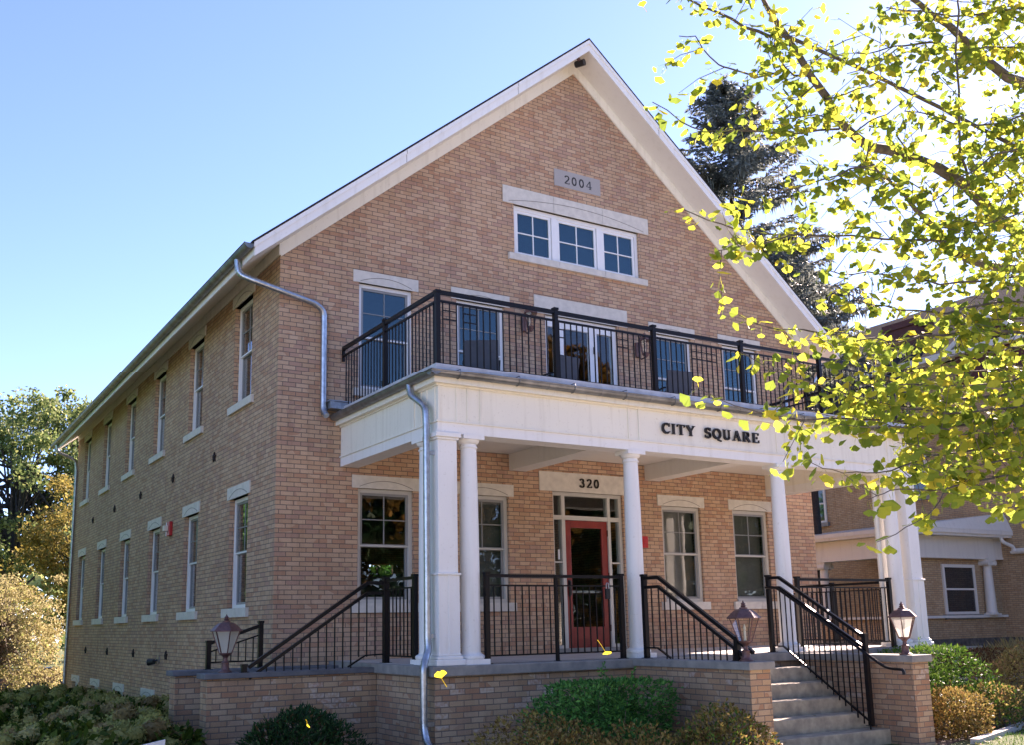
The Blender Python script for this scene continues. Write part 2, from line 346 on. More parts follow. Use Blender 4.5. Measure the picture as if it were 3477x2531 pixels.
# ---------------------------------------------------------------- main building
W, L = 11.43, 17.8
SL = .822; Z0 = 5.796
def soff(x): return Z0 + SL * min(x, W - x)
house = thing('brick_building', 'long tan brick building with steep front gable, white trim and rows of sash windows', 'building')
FRONT, SIDE = 0, 1
def mp(pl, u, d, z): return (u, d, z) if pl == FRONT else (d, u, z)
def pbox(M, pl, u0, u1, d0, d1, z0, z1, mi=0):
    if pl == FRONT: M.box(u0, u1, d0, d1, z0, z1, mi)
    else: M.box(d0, d1, u0, u1, z0, z1, mi)
def clip(poly, a, b, c):      # keep a*u+b*z<=c
    out = []
    for i in range(len(poly)):
        p, q = poly[i], poly[(i + 1) % len(poly)]; fp = a * p[0] + b * p[1] - c; fq = a * q[0] + b * q[1] - c
        if fp <= 0: out.append(p)
        if fp * fq < 0: t = fp / (fp - fq); out.append((p[0] + (q[0] - p[0]) * t, p[1] + (q[1] - p[1]) * t))
    return out
def wall(M, pl, d, u0, u1, z0, z1, holes, clips=(), depth=.11, flip=False):
    us = sorted({u0, u1, *[h[0] for h in holes], *[h[1] for h in holes]}); zs = sorted({z0, z1, *[h[2] for h in holes], *[h[3] for h in holes]})
    us = [u for u in us if u0 <= u <= u1]; zs = [z for z in zs if z0 <= z <= z1]
    for i in range(len(us) - 1):
        for j in range(len(zs) - 1):
            cu, cz = (us[i] + us[i + 1]) / 2, (zs[j] + zs[j + 1]) / 2
            if any(h[0] < cu < h[1] and h[2] < cz < h[3] for h in holes): continue
            q = [(us[i], zs[j]), (us[i + 1], zs[j]), (us[i + 1], zs[j + 1]), (us[i], zs[j + 1])]
            for c in clips:
                q = clip(q, *c)
                if len(q) < 3: break
            if len(q) >= 3: M.poly([mp(pl, u, d, z) for u, z in q])
    for a, b, c, e in holes:
        D = d + (-depth if flip else depth)
        for p, q in (((a, c), (a, e)), ((b, e), (b, c)), ((a, e), (b, e)), ((b, c), (a, c))):
            M.poly([mp(pl, p[0], d, p[1]), mp(pl, q[0], d, q[1]), mp(pl, q[0], D, q[1]), mp(pl, p[0], D, p[1])])
FX = [1.788, 3.57, 7.86, 9.642]; HW = .475
SY = [1.76 + 2.87 * i for i in range(6)]
fh = [(x - HW, x + HW, .295, 2.05) for x in FX] + [(x - HW, x + HW, 3.62, 5.38) for x in FX]
fh += [(4.95, 6.48, -.54, 2.195), (4.905, 6.525, 3.3, 5.385), (4.29, 7.14, 6.4, 7.34)]
sh = [(y - HW, y + HW, .27, 2.05) for y in SY] + [(y - HW, y + HW, 3.625, 5.38) for y in SY] + [(y - HW, y + HW, -1.95, -1.39) for y in SY[2:]]
bh_ = [(9.55, 10.45, .5, 2.05)]
M = MB(); cl = ((-SL, 1, Z0 + .01), (SL, 1, Z0 + .01 + SL * W))
wall(M, FRONT, 0, 0, W, -3.2, 10.6, fh, cl); M.build('front_wall', M_brick, house)
M = MB(); wall(M, SIDE, 0, 0, L, -3.2, 5.82, sh); M.build('side_wall', M_brick, house)
M = MB(); wall(M, SIDE, W, 0, L, -3.2, 5.82, [], flip=True); wall(M, FRONT, L, 0, W, -3.2, 10.6, bh_, cl, flip=True); M.build('rear_walls', M_brick, house)
M = MB()
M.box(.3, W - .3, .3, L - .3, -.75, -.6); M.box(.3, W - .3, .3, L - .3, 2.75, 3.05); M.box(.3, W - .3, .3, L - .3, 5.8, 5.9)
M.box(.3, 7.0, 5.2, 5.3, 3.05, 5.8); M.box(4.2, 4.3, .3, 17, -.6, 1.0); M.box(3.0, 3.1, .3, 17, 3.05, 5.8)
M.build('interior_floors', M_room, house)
# roof, soffit, fascia, frieze
M = MB(); T1, T2 = .205, .245
for s in (0, 1):
    X = (lambda x: x) if not s else (lambda x: W - x)
    pts = [(X(-.62), Z0 + SL * -.62 + T1), (X(W / 2), soff(W / 2) + T1), (X(W / 2), soff(W / 2) + T2), (X(-.62), Z0 + SL * -.62 + T2)]
    M.prism([(x, -.55, z) for x, z in pts], (0, L + 1.1, 0))
M.build('roof', M_shingle, house)
M = MB()
for s in (0, 1):
    X = (lambda x: x) if not s else (lambda x: W - x)
    pts = [(X(-.55), Z0 + SL * -.55), (X(W / 2), soff(W / 2)), (X(W / 2), soff(W / 2) + .02), (X(-.55), Z0 + SL * -.55 + .02)]
    M.prism([(x, -.5, z) for x, z in pts], (0, L + 1.0, 0))
M.build('soffit', M_soffit, house)
M = MB()
for s in (0, 1):
    X = (lambda x: x) if not s else (lambda x: W - x)
    pts = [(X(-.57), Z0 + SL * -.57 - .012), (X(W / 2), soff(W / 2) - .012), (X(W / 2), soff(W / 2) + T1), (X(-.57), Z0 + SL * -.57 + T1)]
    M.prism([(x, -.53, z) for x, z in pts], (0, .03, 0)); M.prism([(x, L + .5, z) for x, z in pts], (0, .03, 0))
    pts = [(X(-.59), Z0 + SL * -.59 + .13), (X(W / 2), soff(W / 2) + .13), (X(W / 2), soff(W / 2) + T1), (X(-.59), Z0 + SL * -.59 + T1)]
    M.prism([(x, -.548, z) for x, z in pts], (0, .018, 0))
    M.box(X(-.575), X(-.551), -.5, L + .5, Z0 + SL * -.55 - .012, Z0 + SL * -.55 + T1 - .02)
    for xj in (1.9, 4.1):      # butt joints between the boards
        M.box(X(xj), X(xj + .006), -.5545, -.5515, soff(xj) + .135, soff(xj) + T1 - .004, 1); M.box(X(xj), X(xj + .006), -.5345, -.5315, soff(xj) - .008, soff(xj) + .128, 1)
M.build('fascia', [M_white, M_groove], house)
M = MB()
for s in (0, 1):
    X = (lambda x: x) if not s else (lambda x: W - x)
    pts = [(X(0), Z0 - .222), (X(W / 2), soff(W / 2) - .222), (X(W / 2), soff(W / 2) - .002), (X(0), Z0 - .002)]
    M.prism([(x, -.03, z) for x, z in pts], (0, .028, 0))
    M.box(X(-.027), X(-.002), -.03, L, 5.60, Z0 - .004)
M.build('frieze_board', M_cream, house)

def half_gutter(M, a, b, r, bands=.8, n=9, hook=0):
    a = Vector(a); b = Vector(b); d = (b - a).normalized(); sx = d.cross(Vector((0, 0, 1))).normalized(); Ln = (b - a).length
    def strip(t0, t1, ra, rb, caps):
        rings = []
        for t in (t0, t1):
            o = a + d * t
            rings.append([[o + sx * (math.cos(math.pi + math.pi * k / n) * rr) + Vector((0, 0, math.sin(math.pi + math.pi * k / n) * rr)) for k in range(n + 1)] for rr in (ra, rb)])
        for k in range(n):
            M.poly([rings[0][0][k], rings[1][0][k], rings[1][0][k + 1], rings[0][0][k + 1]])
            M.poly([rings[0][1][k + 1], rings[1][1][k + 1], rings[1][1][k], rings[0][1][k]])
        for k in (0, n): M.poly([rings[0][0][k], rings[0][1][k], rings[1][1][k], rings[1][0][k]])
        for e in (0, 1):
            if caps: M.poly(rings[e][0])
            else:
                for k in range(n): M.poly([rings[e][0][k], rings[e][0][k + 1], rings[e][1][k + 1], rings[e][1][k]])
    strip(0, Ln, r, r - .006, True)
    for s in (-1, 1): M.tube([a + sx * s * r, b + sx * s * r], .009, 6)
    k = int(Ln / bands)
    for i in range(k + 1):
        t = min(Ln - .02, .05 + i * (Ln - .1) / max(1, k)); strip(t - .011, t + .011, r + .004, r - .001, False)
for X in (-.645, W + .645):
    M = MB(); half_gutter(M, (X, -.52, 5.50), (X, L + .52, 5.50), .078, .62); M.build('gutter', M_galv_dull, house, smooth=50)

# windows -------------------------------------------------------
def grid_sash(M, pl, u0, u1, d, z0, z1, fw, nx, nz, mw=.014, mi=0, th=.035):
    pbox(M, pl, u0, u0 + fw, d, d + th, z0, z1, mi); pbox(M, pl, u1 - fw, u1, d, d + th, z0, z1, mi)
    pbox(M, pl, u0 + fw, u1 - fw, d, d + th, z0, z0 + fw, mi); pbox(M, pl, u0 + fw, u1 - fw, d, d + th, z1 - fw, z1, mi)
    for i in range(1, nx):
        c = u0 + fw + (u1 - u0 - 2 * fw) * i / nx; pbox(M, pl, c - mw / 2, c + mw / 2, d + .008, d + .026, z0 + fw, z1 - fw, mi)
    for j in range(1, nz):
        c = z0 + fw + (z1 - z0 - 2 * fw) * j / nz; pbox(M, pl, u0 + fw, u1 - fw, d + .005, d + .029, c - mw / 2, c + mw / 2, mi)
def pane(pl, u0, u1, d, z0, z1, parent, mat=None):
    M = MB(); pbox(M, pl, u0, u1, d, d + .006, z0, z1); return M.build('pane', mat or M_glass, parent)
def stone(name, pl, u0, u1, z0, z1, parent, proud=.02, joints=(), arc=True, mi=0, dbase=0.0):
    M = MB(); cuts = [u0, *joints, u1]
    for i in range(len(cuts) - 1): pbox(M, pl, cuts[i] + (.003 if i else 0), cuts[i + 1] - (.003 if i < len(cuts) - 2 else 0), dbase - proud, dbase + .10, z0, z1)
    if joints: pbox(M, pl, u0 + .01, u1 - .01, dbase - proud + .012, dbase + .09, z0 + .004, z1 - .004, 1)
    if arc:
        hw = (u1 - u0) / 2 - .12; c = (u0 + u1) / 2; h = (z1 - z0); n = 18
        for i in range(n):
            a, b_ = -1 + 2 * i / n, -1 + 2 * (i + 1) / n
            za, zb = z0 + h * (.12 + .5 * (1 - a * a)), z0 + h * (.12 + .5 * (1 - b_ * b_)); t = .0045
            q = [mp(pl, c + a * hw, dbase - proud - .003, za - t), mp(pl, c + b_ * hw, dbase - proud - .003, zb - t), mp(pl, c + b_ * hw, dbase - proud - .003, zb + t), mp(pl, c + a * hw, dbase - proud - .003, za + t)]
            v = (0, .004, 0) if pl == FRONT else (.004, 0, 0); M.prism(q, v, 1)
    return M.build(name, [M_lime, M_groove], parent)
def sash_window(pl, c, z0, z1, parent, frame_mat, sash_mat, lint=None, sill=None, hw=HW, blind=0.0, base=0.0, fd=.05, gm=None, bm=None):
    M = MB(); fw = .06; f0, f1 = base + fd, base + fd + .09
    pbox(M, pl, c - hw, c - hw + fw, f0, f1, z0, z1); pbox(M, pl, c + hw - fw, c + hw, f0, f1, z0, z1)
    pbox(M, pl, c - hw + fw, c + hw - fw, f0, f1, z1 - fw, z1); pbox(M, pl, c - hw + fw, c + hw - fw, f0 - .01, f1, z0, z0 + fw)
    o = M.build('window', frame_mat, parent)
    u0, u1 = c - hw + fw, c + hw - fw; zb, zt = z0 + fw, z1 - fw; mid = (zb + zt) / 2 + .02
    M = MB(); grid_sash(M, pl, u0, u1, f0 + .015, mid - .03, zt, .038, 2, 2); M.build('upper_sash', sash_mat, o)
    M = MB(); grid_sash(M, pl, u0, u1, f0 + .045, zb, mid, .04, 1, 1); pbox(M, pl, u0, u1, f0 + .010, f0 + .044, mid - .032, mid - .008, 1); M.build('lower_sash', [sash_mat, frame_mat], o)
    pane(pl, u0 + .03, u1 - .03, f0 + .03, mid, zt - .03, o, gm); pane(pl, u0 + .03, u1 - .03, f0 + .06, zb + .03, mid - .02, o, gm)
    if blind:
        M = MB(); pbox(M, pl, u0, u1, f1 + .05, f1 + .055, zt - (zt - zb) * blind, zt); M.build('blind', bm or M_blind, o)
    if lint: stone('lintel', pl, c - lint[0], c + lint[0], lint[1], lint[2], o, dbase=base)
    if sill: stone('sill', pl, c - sill[0], c + sill[0], sill[1], sill[2], o, proud=.05, arc=False, joints=(c - .1,) if pl == SIDE else (c + .12,), dbase=base)
    return o
for i, x in enumerate(FX):
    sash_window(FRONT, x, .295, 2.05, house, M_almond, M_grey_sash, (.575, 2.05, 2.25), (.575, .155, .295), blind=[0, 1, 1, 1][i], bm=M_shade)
    sash_window(FRONT, x, 3.62, 5.38, house, M_vinyl, M_grey_sash, (.58, 5.38, 5.58), (.575, 3.5, 3.62), gm=M_skyglass)
for i, y in enumerate(SY):
    sash_window(SIDE, y, .27, 2.05, house, M_vinyl, M_grey_sash, (.585, 2.05, 2.25), (.64, .13, .27), blind=[.0, .3, 0, .2, 0, 0][i], fd=.085)
    sash_window(SIDE, y, 3.625, 5.38, house, M_vinyl, M_grey_sash, (.585, 5.38, 5.58), (.63, 3.5, 3.625), blind=[.0, 0, .3, 0, 0, .2][i], fd=.085)
    if i > 1:
        M = MB(); pbox(M, SIDE, y - HW, y - HW + .07, .085, .16, -1.95, -1.39); pbox(M, SIDE, y + HW - .07, y + HW, .085, .16, -1.95, -1.39); pbox(M, SIDE, y - HW + .07, y + HW - .07, .085, .16, -1.46, -1.39); pbox(M, SIDE, y - .03, y + .03, .09, .15, -1.95, -1.46)
        o = M.build('basement_window', M_vinyl, house); pane(SIDE, y - HW + .07, y + HW - .07, .12, -1.95, -1.46, o)
        stone('lintel', SIDE, y - .585, y + .585, -1.39, -1.22, o)
# triple gable window
M = MB(); z0, z1 = 6.4, 7.34
for a, b in ((4.29, 4.35), (5.14, 5.26), (6.17, 6.29), (7.08, 7.14)): M.box(a, b, .05, .15, z0, z1)
for a, b in ((4.35, 5.14), (5.26, 6.17), (6.29, 7.08)): M.box(a, b, .05, .15, z1 - .075, z1)
for a, b in ((4.35, 5.14), (5.26, 6.17), (6.29, 7.08)): M.box(a, b, .045, .15, z0, z0 + .035)
tw = M.build('triple_window', M_vinyl, house)
for a, b in ((4.35, 5.14), (5.26, 6.17), (6.29, 7.08)):
    M = MB(); grid_sash(M, FRONT, a + .01, b - .01, .065, z0 + .035, z1 - .075, .048, 2, 2, .02); M.build('sash', M_vinyl, tw)
    pane(FRONT, a + .04, b - .04, .085, z0 + .06, z1 - .1, tw, M_skyglass)
    M = MB(); M.box(a, b, .22, .225, z0, z1 - .05); M.build('blind', M_blind, tw)
stone('lintel', FRONT, 4.06, 7.38, 7.34, 7.66, tw, joints=(5.155, 6.275)); stone('sill', FRONT, 4.15, 7.28, 6.28, 6.4, tw, proud=.06, joints=(5.22, 6.26), arc=False)

# lettering: strokes with serifs, x-height units of 1 ----------------
def stroke_glyph(ch):
    """list of (polyline, width); glyph box is about .7 wide by 1 high"""
    def arc(cx, cy, rx, ry, a0, a1, n=14): return [(cx + rx * math.cos(R_(a0 + (a1 - a0) * i / n)), cy + ry * math.sin(R_(a0 + (a1 - a0) * i / n))) for i in range(n + 1)]
    T, t = .15, .065
    sf = lambda x, y, w=.3: ([(x - w / 2, y), (x + w / 2, y)], .05)
    if ch == 'I': return .32, [([(.16, 0), (.16, 1)], T), sf(.16, .025), sf(.16, .975)]
    if ch == 'T': return .72, [([(.36, 0), (.36, 1)], T), ([(.02, .965), (.7, .965)], .07), ([(.045, 1), (.045, .76)], .05), ([(.675, 1), (.675, .76)], .05), sf(.36, .025)]
    if ch == 'C': return .74, [(arc(.4, .5, .31, .45, 62, 300), .13), ([(.66, 1), (.66, .68)], .05), ([(.56, .88), (.66, .8)], .06), ([(.55, .1), (.7, .22)], .06)]
    if ch == 'Y': return .76, [([(.08, .97), (.38, .45)], T), ([(.68, .97), (.38, .45)], t), ([(.38, .47), (.38, 0)], T), sf(.38, .025), sf(.1, .975, .28), sf(.66, .975, .24)]
    if ch == 'S': return .6, [(arc(.3, .73, .2, .22, 40, 250, 10) + arc(.3, .27, .22, .24, 80, -140, 12), .12), ([(.53, 1), (.53, .7)], .05), ([(.05, 0), (.05, .3)], .05)]
    if ch == 'Q': return .84, [(arc(.41, .5, .33, .45, 0, 360, 22), .13), ([(.42, .12), (.55, -.1), (.8, -.2)], .09)]
    if ch == 'U': return .8, [([(.16, .97), (.16, .3)] + arc(.38, .3, .22, .25, 180, 360, 10), .12), ([(.6, .3), (.6, .97)], .08), sf(.16, .975), sf(.62, .975, .26)]
    if ch == 'A': return .82, [([(.12, .02), (.4, 1)], t), ([(.4, 1), (.68, .02)], T), ([(.2, .33), (.58, .33)], .055), sf(.11, .025, .26), sf(.68, .025, .3)]
    if ch == 'R': return .82, [([(.17, 0), (.17, 1)], T), ([(.17, .965), (.4, .965)] + arc(.4, .735, .2, .23, 90, -90, 10) + [(.17, .505)], .075), (arc(.4, .735, .19, .2, 60, -60, 8), .13), ([(.38, .5), (.68, .03)], .14), sf(.17, .025), sf(.14, .975, .24), sf(.7, .025, .2)]
    if ch == 'E': return .7, [([(.17, 0), (.17, 1)], T), ([(.05, .965), (.62, .965)], .07), ([(.05, .035), (.64, .035)], .07), ([(.17, .5), (.46, .5)], .06), ([(.61, 1), (.61, .76)], .05), ([(.635, 0), (.635, .28)], .05), ([(.46, .38), (.46, .62)], .05)]
    if ch == '2': return .6, [(arc(.3, .72, .2, .23, 165, -30, 10) + [(.42, .5), (.1, .08)], .1), ([(.06, .045), (.55, .045)], .09), ([(.545, .02), (.545, .2)], .05)]
    if ch == '0': return .62, [(arc(.3, .5, .2, .45, 0, 360, 20), .11)]
    if ch == '3': return .6, [(arc(.28, .74, .18, .21, 160, -80, 10), .1), (arc(.28, .28, .21, .25, 85, -160, 12), .11)]
    if ch == '4': return .66, [([(.44, 0), (.44, 1)], .12), ([(.42, .98), (.05, .3)], .06), ([(.04, .28), (.64, .28)], .08), sf(.44, .025, .28)]
def lettering(word, x0, zb, h, y, depth, parent, mat, width, name='letter'):
    gl = [stroke_glyph(c) if c != ' ' else None for c in word]
    tot = sum(g[0] if g else .62 for g in gl) + .16 * (len(word) - 1); k = width / tot; x = x0
    for g in gl:
        if g is None: x += (.62 + .16) * k; continue
        M = MB()
        for si, (pl, wd) in enumerate(g[1]):
            dy = .0004 * si
            for i in range(len(pl) - 1):
                a = Vector((x + pl[i][0] * k, 0, zb + pl[i][1] * h)); b = Vector((x + pl[i + 1][0] * k, 0, zb + pl[i + 1][1] * h)); d = (b - a).normalized(); ww = wd * (k * abs(d.z) + h * abs(d.x)) / 2
                nrm = Vector((-d.z, 0, d.x)) * ww; e = d * ww * .25 if len(pl) > 2 else d * 0
                M.prism([(p.x, y - dy, p.z) for p in (a - e - nrm, b + e - nrm, b + e + nrm, a - e + nrm)], (0, depth, 0))
        M.build(name, mat, parent); x += (g[0] + .16) * k
M = MB(); M.box(5.195, 6.255, -.012, .08, 7.9, 8.232); ds = M.build('date_stone', M_date, house)
lettering('2004', 5.415, 7.98, .165, -.0145, .004, ds, M_engrave, .645, 'numeral')
stone('door_lintel', FRONT, 4.676, 6.75, 2.195, 2.53, house, arc=False)
stone('door_lintel', FRONT, 4.67, 6.76, 5.385, 5.71, house, arc=False)

# entrance door with sidelights and transom
M = MB(); a, b, zt = 4.95, 6.48, 2.195
for u0, u1 in ((a, a + .05), (5.165, 5.235), (6.165, 6.225), (b - .06, b)): M.box(u0, u1, .05, .16, -.54, zt)
for u0, u1 in ((a + .05, 5.165), (5.235, 6.165), (6.225, b - .06)):
    M.box(u0, u1, .05, .16, zt - .06, zt)
    M.box(u0, u1, .055, .16, 1.715, 1.79)
for u0, u1 in ((a + .05, 5.165), (6.225, b - .06)): M.box(u0, u1, .06, .15, .97, .995); M.box(u0, u1, .055, .15, -.54, -.42)
ed = M.build('entrance_door', M_almond, house)
M = MB(); grid_sash(M, FRONT, 5.24, 6.16, .075, -.47, 1.71, .125, 1, 1, th=.045); M.box(5.365, 6.035, .075, .12, -.36, -.12); M.build('leaf', M_red, ed, bevel=.004)
pane(FRONT, 5.36, 6.04, .1, -.12, 1.59, ed)
for u0, u1 in ((a + .05, 5.165), (6.225, b - .06)): pane(FRONT, u0, u1, .1, -.42, .97, ed); pane(FRONT, u0, u1, .1, .995, 1.715, ed); pane(FRONT, u0, u1, .1, 1.79, zt - .06, ed)
pane(FRONT, 5.235, 6.165, .1, 1.79, zt - .06, ed)
M = MB(); M.box(5.285, 5.315, .02, .075, .42, .66); M.box(5.275, 5.325, .06, .076, .40, .68); M.build('handle', M_black, ed)
M = MB(); M.box(5.33, 6.1, .15, .17, .46, .50); M.build('push_bar', M_galv, ed)
M = MB(); M.box(4.98, 6.45, -.03, .2, -.54, -.47); M.build('threshold', M_conc, ed)
M = MB()
for z in (-.2, .7, 1.45): M.box(6.155, 6.175, .055, .075, z, z + .11)
M.build('hinge', M_lampmetal, ed)
M = MB(); M.box(5.1, 5.14, .096, .099, 1.03, 1.2); M.build('notice_sticker', M_signw, ed)
# balcony door
M = MB(); a, b, zt = 4.905, 6.525, 5.385
for u0, u1 in ((a, a + .08), (5.16, 5.22), (6.02, 6.08), (b - .08, b)): M.box(u0, u1, .05, .16, 3.3, zt)
for u0, u1 in ((a + .08, 5.16), (5.22, 6.02), (6.08, b - .08)): M.box(u0, u1, .05, .16, zt - .07, zt)
for u0, u1 in ((a + .08, 5.16), (6.08, b - .08)): M.box(u0, u1, .055, .15, zt - .19, zt - .07); M.box(u0, u1, .06, .15, 4.13, 4.155); M.box(u0, u1, .055, .15, 3.3, 3.5)
bd = M.build('balcony_door', M_vinyl, house)
M = MB(); grid_sash(M, FRONT, 5.225, 6.015, .065, 3.32, zt - .075, .115, 1, 1, th=.05); M.build('leaf', M_vinyl, bd)
pane(FRONT, 5.33, 5.91, .09, 3.42, zt - .18, bd)
for u0, u1 in ((a + .08, 5.16), (6.08, b - .08)): pane(FRONT, u0, u1, .09, 3.5, 4.13, bd); pane(FRONT, u0, u1, .09, 4.155, zt - .19, bd)
M = MB(); M.box(5.26, 5.29, .02, .065, 4.2, 4.42); M.build('handle', M_black, bd)
M = MB()
for z in (4.05, 4.8): M.box(6.0, 6.03, .04, .062, z, z + .13)
M.build('hinge', M_black, bd)
hn = thing('house_number', 'dark numerals 320 mounted on the pale lintel over the red door', 'house number', (5.72, -.02, 2.3))
lettering('320', 5.505, 2.285, .155, -.045, .018, hn, M_letter, .44, 'numeral')
# wall ties: cast stars
def star(M, y, z, r=.095):
    pts = [(-.022, y + (r if k % 2 == 0 else r * .42) * math.sin(math.pi * k / 5), z + (r if k % 2 == 0 else r * .42) * math.cos(math.pi * k / 5)) for k in range(10)]
    for k in range(10): M.poly([pts[k], pts[(k + 1) % 10], (-.05, y, z)])
    M.prism(pts, (.024, 0, 0))
for i in range(5): M = MB(); star(M, 3.2 + 2.863 * i, 2.92); M.build('anchor_star', M_star, house)
for i in range(5): M = MB(); star(M, 3.2 + 2.88 * i, -.53); M.build('anchor_star', M_star, house)
# downspouts of the building
def pipe(M, pts, r, n=10):
    M.tube(pts, r, n); P = [Vector(p) for p in pts]
    for i in range(1, len(P) - 1):
        for q in (.0,):
            a = (P[i] - P[i - 1]).normalized(); M.tube([P[i] - a * .006, P[i] + a * .006], r * 1.1, n)
def smooth_path(pts, k=5):
    P = [Vector(p) for p in pts]; out = [P[0]]
    for i in range(1, len(P) - 1):
        a, b, c = P[i - 1], P[i], P[i + 1]; d = min(.12, (a - b).length * .45, (c - b).length * .45)
        p, q = b + (a - b).normalized() * d, b + (c - b).normalized() * d
        for j in range(k + 1):
            t = j / k; out.append(p.lerp(b, t).lerp(b.lerp(q, t), t))
    return out + [P[-1]]
M = MB(); pipe(M, smooth_path([(-.645, .07, 5.44), (-.63, .05, 5.2), (-.4, -.12, 5.07), (.55, -.09, 4.88), (.695, -.075, 4.78), (.70, -.075, 3.2), (.72, -.16, 3.1)]), .047); M.build('downspout', M_galv, house, smooth=60)
M = MB(); pipe(M, smooth_path([(-.645, 17.6, 5.44), (-.62, 17.6, 5.22), (-.1, 17.58, 5.0), (-.06, 17.58, 4.7), (-.06, 17.62, -1.9)]), .045); M.build('downspout', M_galv, house, smooth=60)
M = MB(); pipe(M, smooth_path([(W + .645, .07, 5.44), (W + .63, .05, 5.2), (W + .1, -.12, 4.75), (10.9, -.09, 4.55), (10.78, -.075, 4.45), (10.78, -.075, 3.2)]), .047); M.build('downspout', M_galv, house, smooth=60)
# ---------------------------------------------------------------- front porch
P = -3.14; D0 = -.54; PX0, PX1 = 1.02, 10.41
porch = thing('front_porch', 'white columned front porch on a tan brick base carrying a balcony', 'porch', (5.715, -1.6, G))
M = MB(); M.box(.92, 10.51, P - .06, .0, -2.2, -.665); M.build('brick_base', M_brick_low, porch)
M = MB(); M.box(.86, 10.57, P - .12, -.001, -.665, D0); M.build('deck_slab', M_conc, porch, bevel=.012)
M = MB(); M.box(.95, 10.48, P + .2, -.01, D0 + .0005, D0 + .004); M.build('deck_floor', M_deck, porch)
# entablature
M = MB(); T = .30
def ring(M, z0, z1, o, t=T, mi=0):
    """three-sided band round the porch, o = projection"""
    M.box(PX0 - o, PX1 + o, P - o, P + t, z0, z1, mi)
    M.box(PX0 - o, PX0 + t, P + t, -.002, z0, z1, mi); M.box(PX1 - t, PX1 + o, P + t, -.002, z0, z1, mi)
ring(M, 2.36, 2.495, 0.0); M.build('architrave', M_white, porch)
M = MB(); ring(M, 2.495, 2.515, .02); ring(M, 2.515, 2.965, -.004); ring(M, 2.965, 2.99, .02)
for x in (1.025, 1.29, 1.45, 1.645, 4.11, 4.30, 7.09, 7.29, 9.775, 9.97, 10.13, 10.37): M.box(x, x + .03, P - .010, P + .01, 2.516, 2.964)
for y in (-3.08, -2.86, -2.7, -2.5):
    for X in (PX0, PX1): M.box(X - .010, X + .010, y, y + .03, 2.516, 2.964)
M.build('frieze', M_cream, porch)
M = MB(); ring(M, 2.99, 3.065, .085, .25); ring(M, 3.065, 3.16, .05, .25); M.build('cornice', M_cream, porch)
M = MB(); M.box(PX0 - .045, PX1 + .045, P - .055, -.003, 3.16, 3.258); M.build('balcony_floor', M_flash, porch)
M = MB(); M.box(PX0 + T - .005, PX1 - T + .005, P + T - .005, -.004, 2.775, 2.80); M.build('ceiling', M_soffit, porch)
for x in (4.075, 7.02): M = MB(); M.box(x, x + .34, P + T, -.004, 2.50, 2.774); M.build('ceiling_beam', M_soffit, porch)
M = MB(); M.box(7.6, 7.69, P - .012, P, 2.81, 2.9); M.build('vent', M_galv_dull, porch)
# gutter round three sides
M = MB(); half_gutter(M, (.63, P - .14, 3.14), (10.80, P - .14, 3.14), .072, .86)
half_gutter(M, (.90, P - .2, 3.139), (.90, -.02, 3.139), .070, .86); half_gutter(M, (10.53, P - .2, 3.139), (10.53, -.02, 3.139), .070, .86)
M2 = MB(); half_gutter(M2, (.83, P - .14, 3.13), (10.60, P - .14, 3.13), .074, .86); M2.build('gutter', M_galv_dull, porch, smooth=50)
for X in (.895, 10.535): M2 = MB(); half_gutter(M2, (X, P - .21, 3.128), (X, -.03, 3.128), .072, .86); M2.build('gutter', M_galv_dull, porch, smooth=50)
for i in range(11):
    M = MB(); x = 1.25 + i * .9
    M.tube([(x, P - .05, 3.17), (x, P - .20, 3.17)] + [(x, P - .14 - .082 * math.cos(t * .25), 3.13 - .082 * math.sin(t * .25)) for t in range(1, 9)], .007, 5); M.build('gutter_hanger', M_galv_dull, porch)
# columns and corner piers
def column(x, y, parent=porch):
    M = MB(); prof = [(.122, -.40), (.1225, .2), (.12, .9), (.114, 1.6), (.104, 2.17), (.104, 2.195), (.118, 2.2), (.118, 2.22), (.104, 2.225), (.104, 2.25)]
    M.lathe(prof, (x, y, 0), 28); o = M.build('column', M_white, parent, smooth=35)
    M = MB(); M.lathe([(.10, 2.25), (.125, 2.262), (.14, 2.285), (.145, 2.305)], (x, y, 0), 28); M.box(x - .155, x + .155, y - .155, y + .155, 2.305, 2.36); M.build('capital', M_white, o, smooth=35)
    M = MB(); M.box(x - .175, x + .175, y - .175, y + .175, D0, -.475); M.lathe([(.16, -.475), (.172, -.46), (.172, -.435), (.155, -.42), (.132, -.41), (.124, -.39)], (x, y, 0), 28); M.build('base', M_white, o, smooth=35)
def pier(x0, x1, y0, y1):
    M = MB(); M.box(x0, x1, y0, y1, D0, 2.27); M.box(x0 - .012, x1 + .012, y0 - .012, y1 + .012, -.46, .56)
    M.box(x0 - .03, x1 + .03, y0 - .03, y1 + .03, .56, .585); cx = (x0 + x1) / 2
    M.box(cx - .018, cx + .018, y0 - .022, y0 - .01, -.4, .56); o = M.build('corner_pier', M_white, porch, bevel=.004)
    M = MB(); M.box(x0 - .02, x1 + .02, y0 - .02, y1 + .02, 2.27, 2.30); M.box(x0 - .045, x1 + .045, y0 - .045, y1 + .045, 2.30, 2.36); M.build('capital', M_white, o, bevel=.006)
    M = MB(); M.box(x0 - .065, x1 + .065, y0 - .06, y1 + .06, D0, -.465); M.box(x0 - .04, x1 + .04, y0 - .04, y1 + .04, -.465, -.425); M.box(x0 - .022, x1 + .022, y0 - .022, y1 + .022, -.425, -.395); M.build('base', M_white, o, bevel=.012)
for x in (1.545, 4.235, 7.20, 9.885): column(x, P + .135)
column(1.155, -2.6); column(10.275, -2.6)
pier(PX0, PX0 + .275, P, P + .275); pier(PX1 - .275, PX1, P, P + .275)
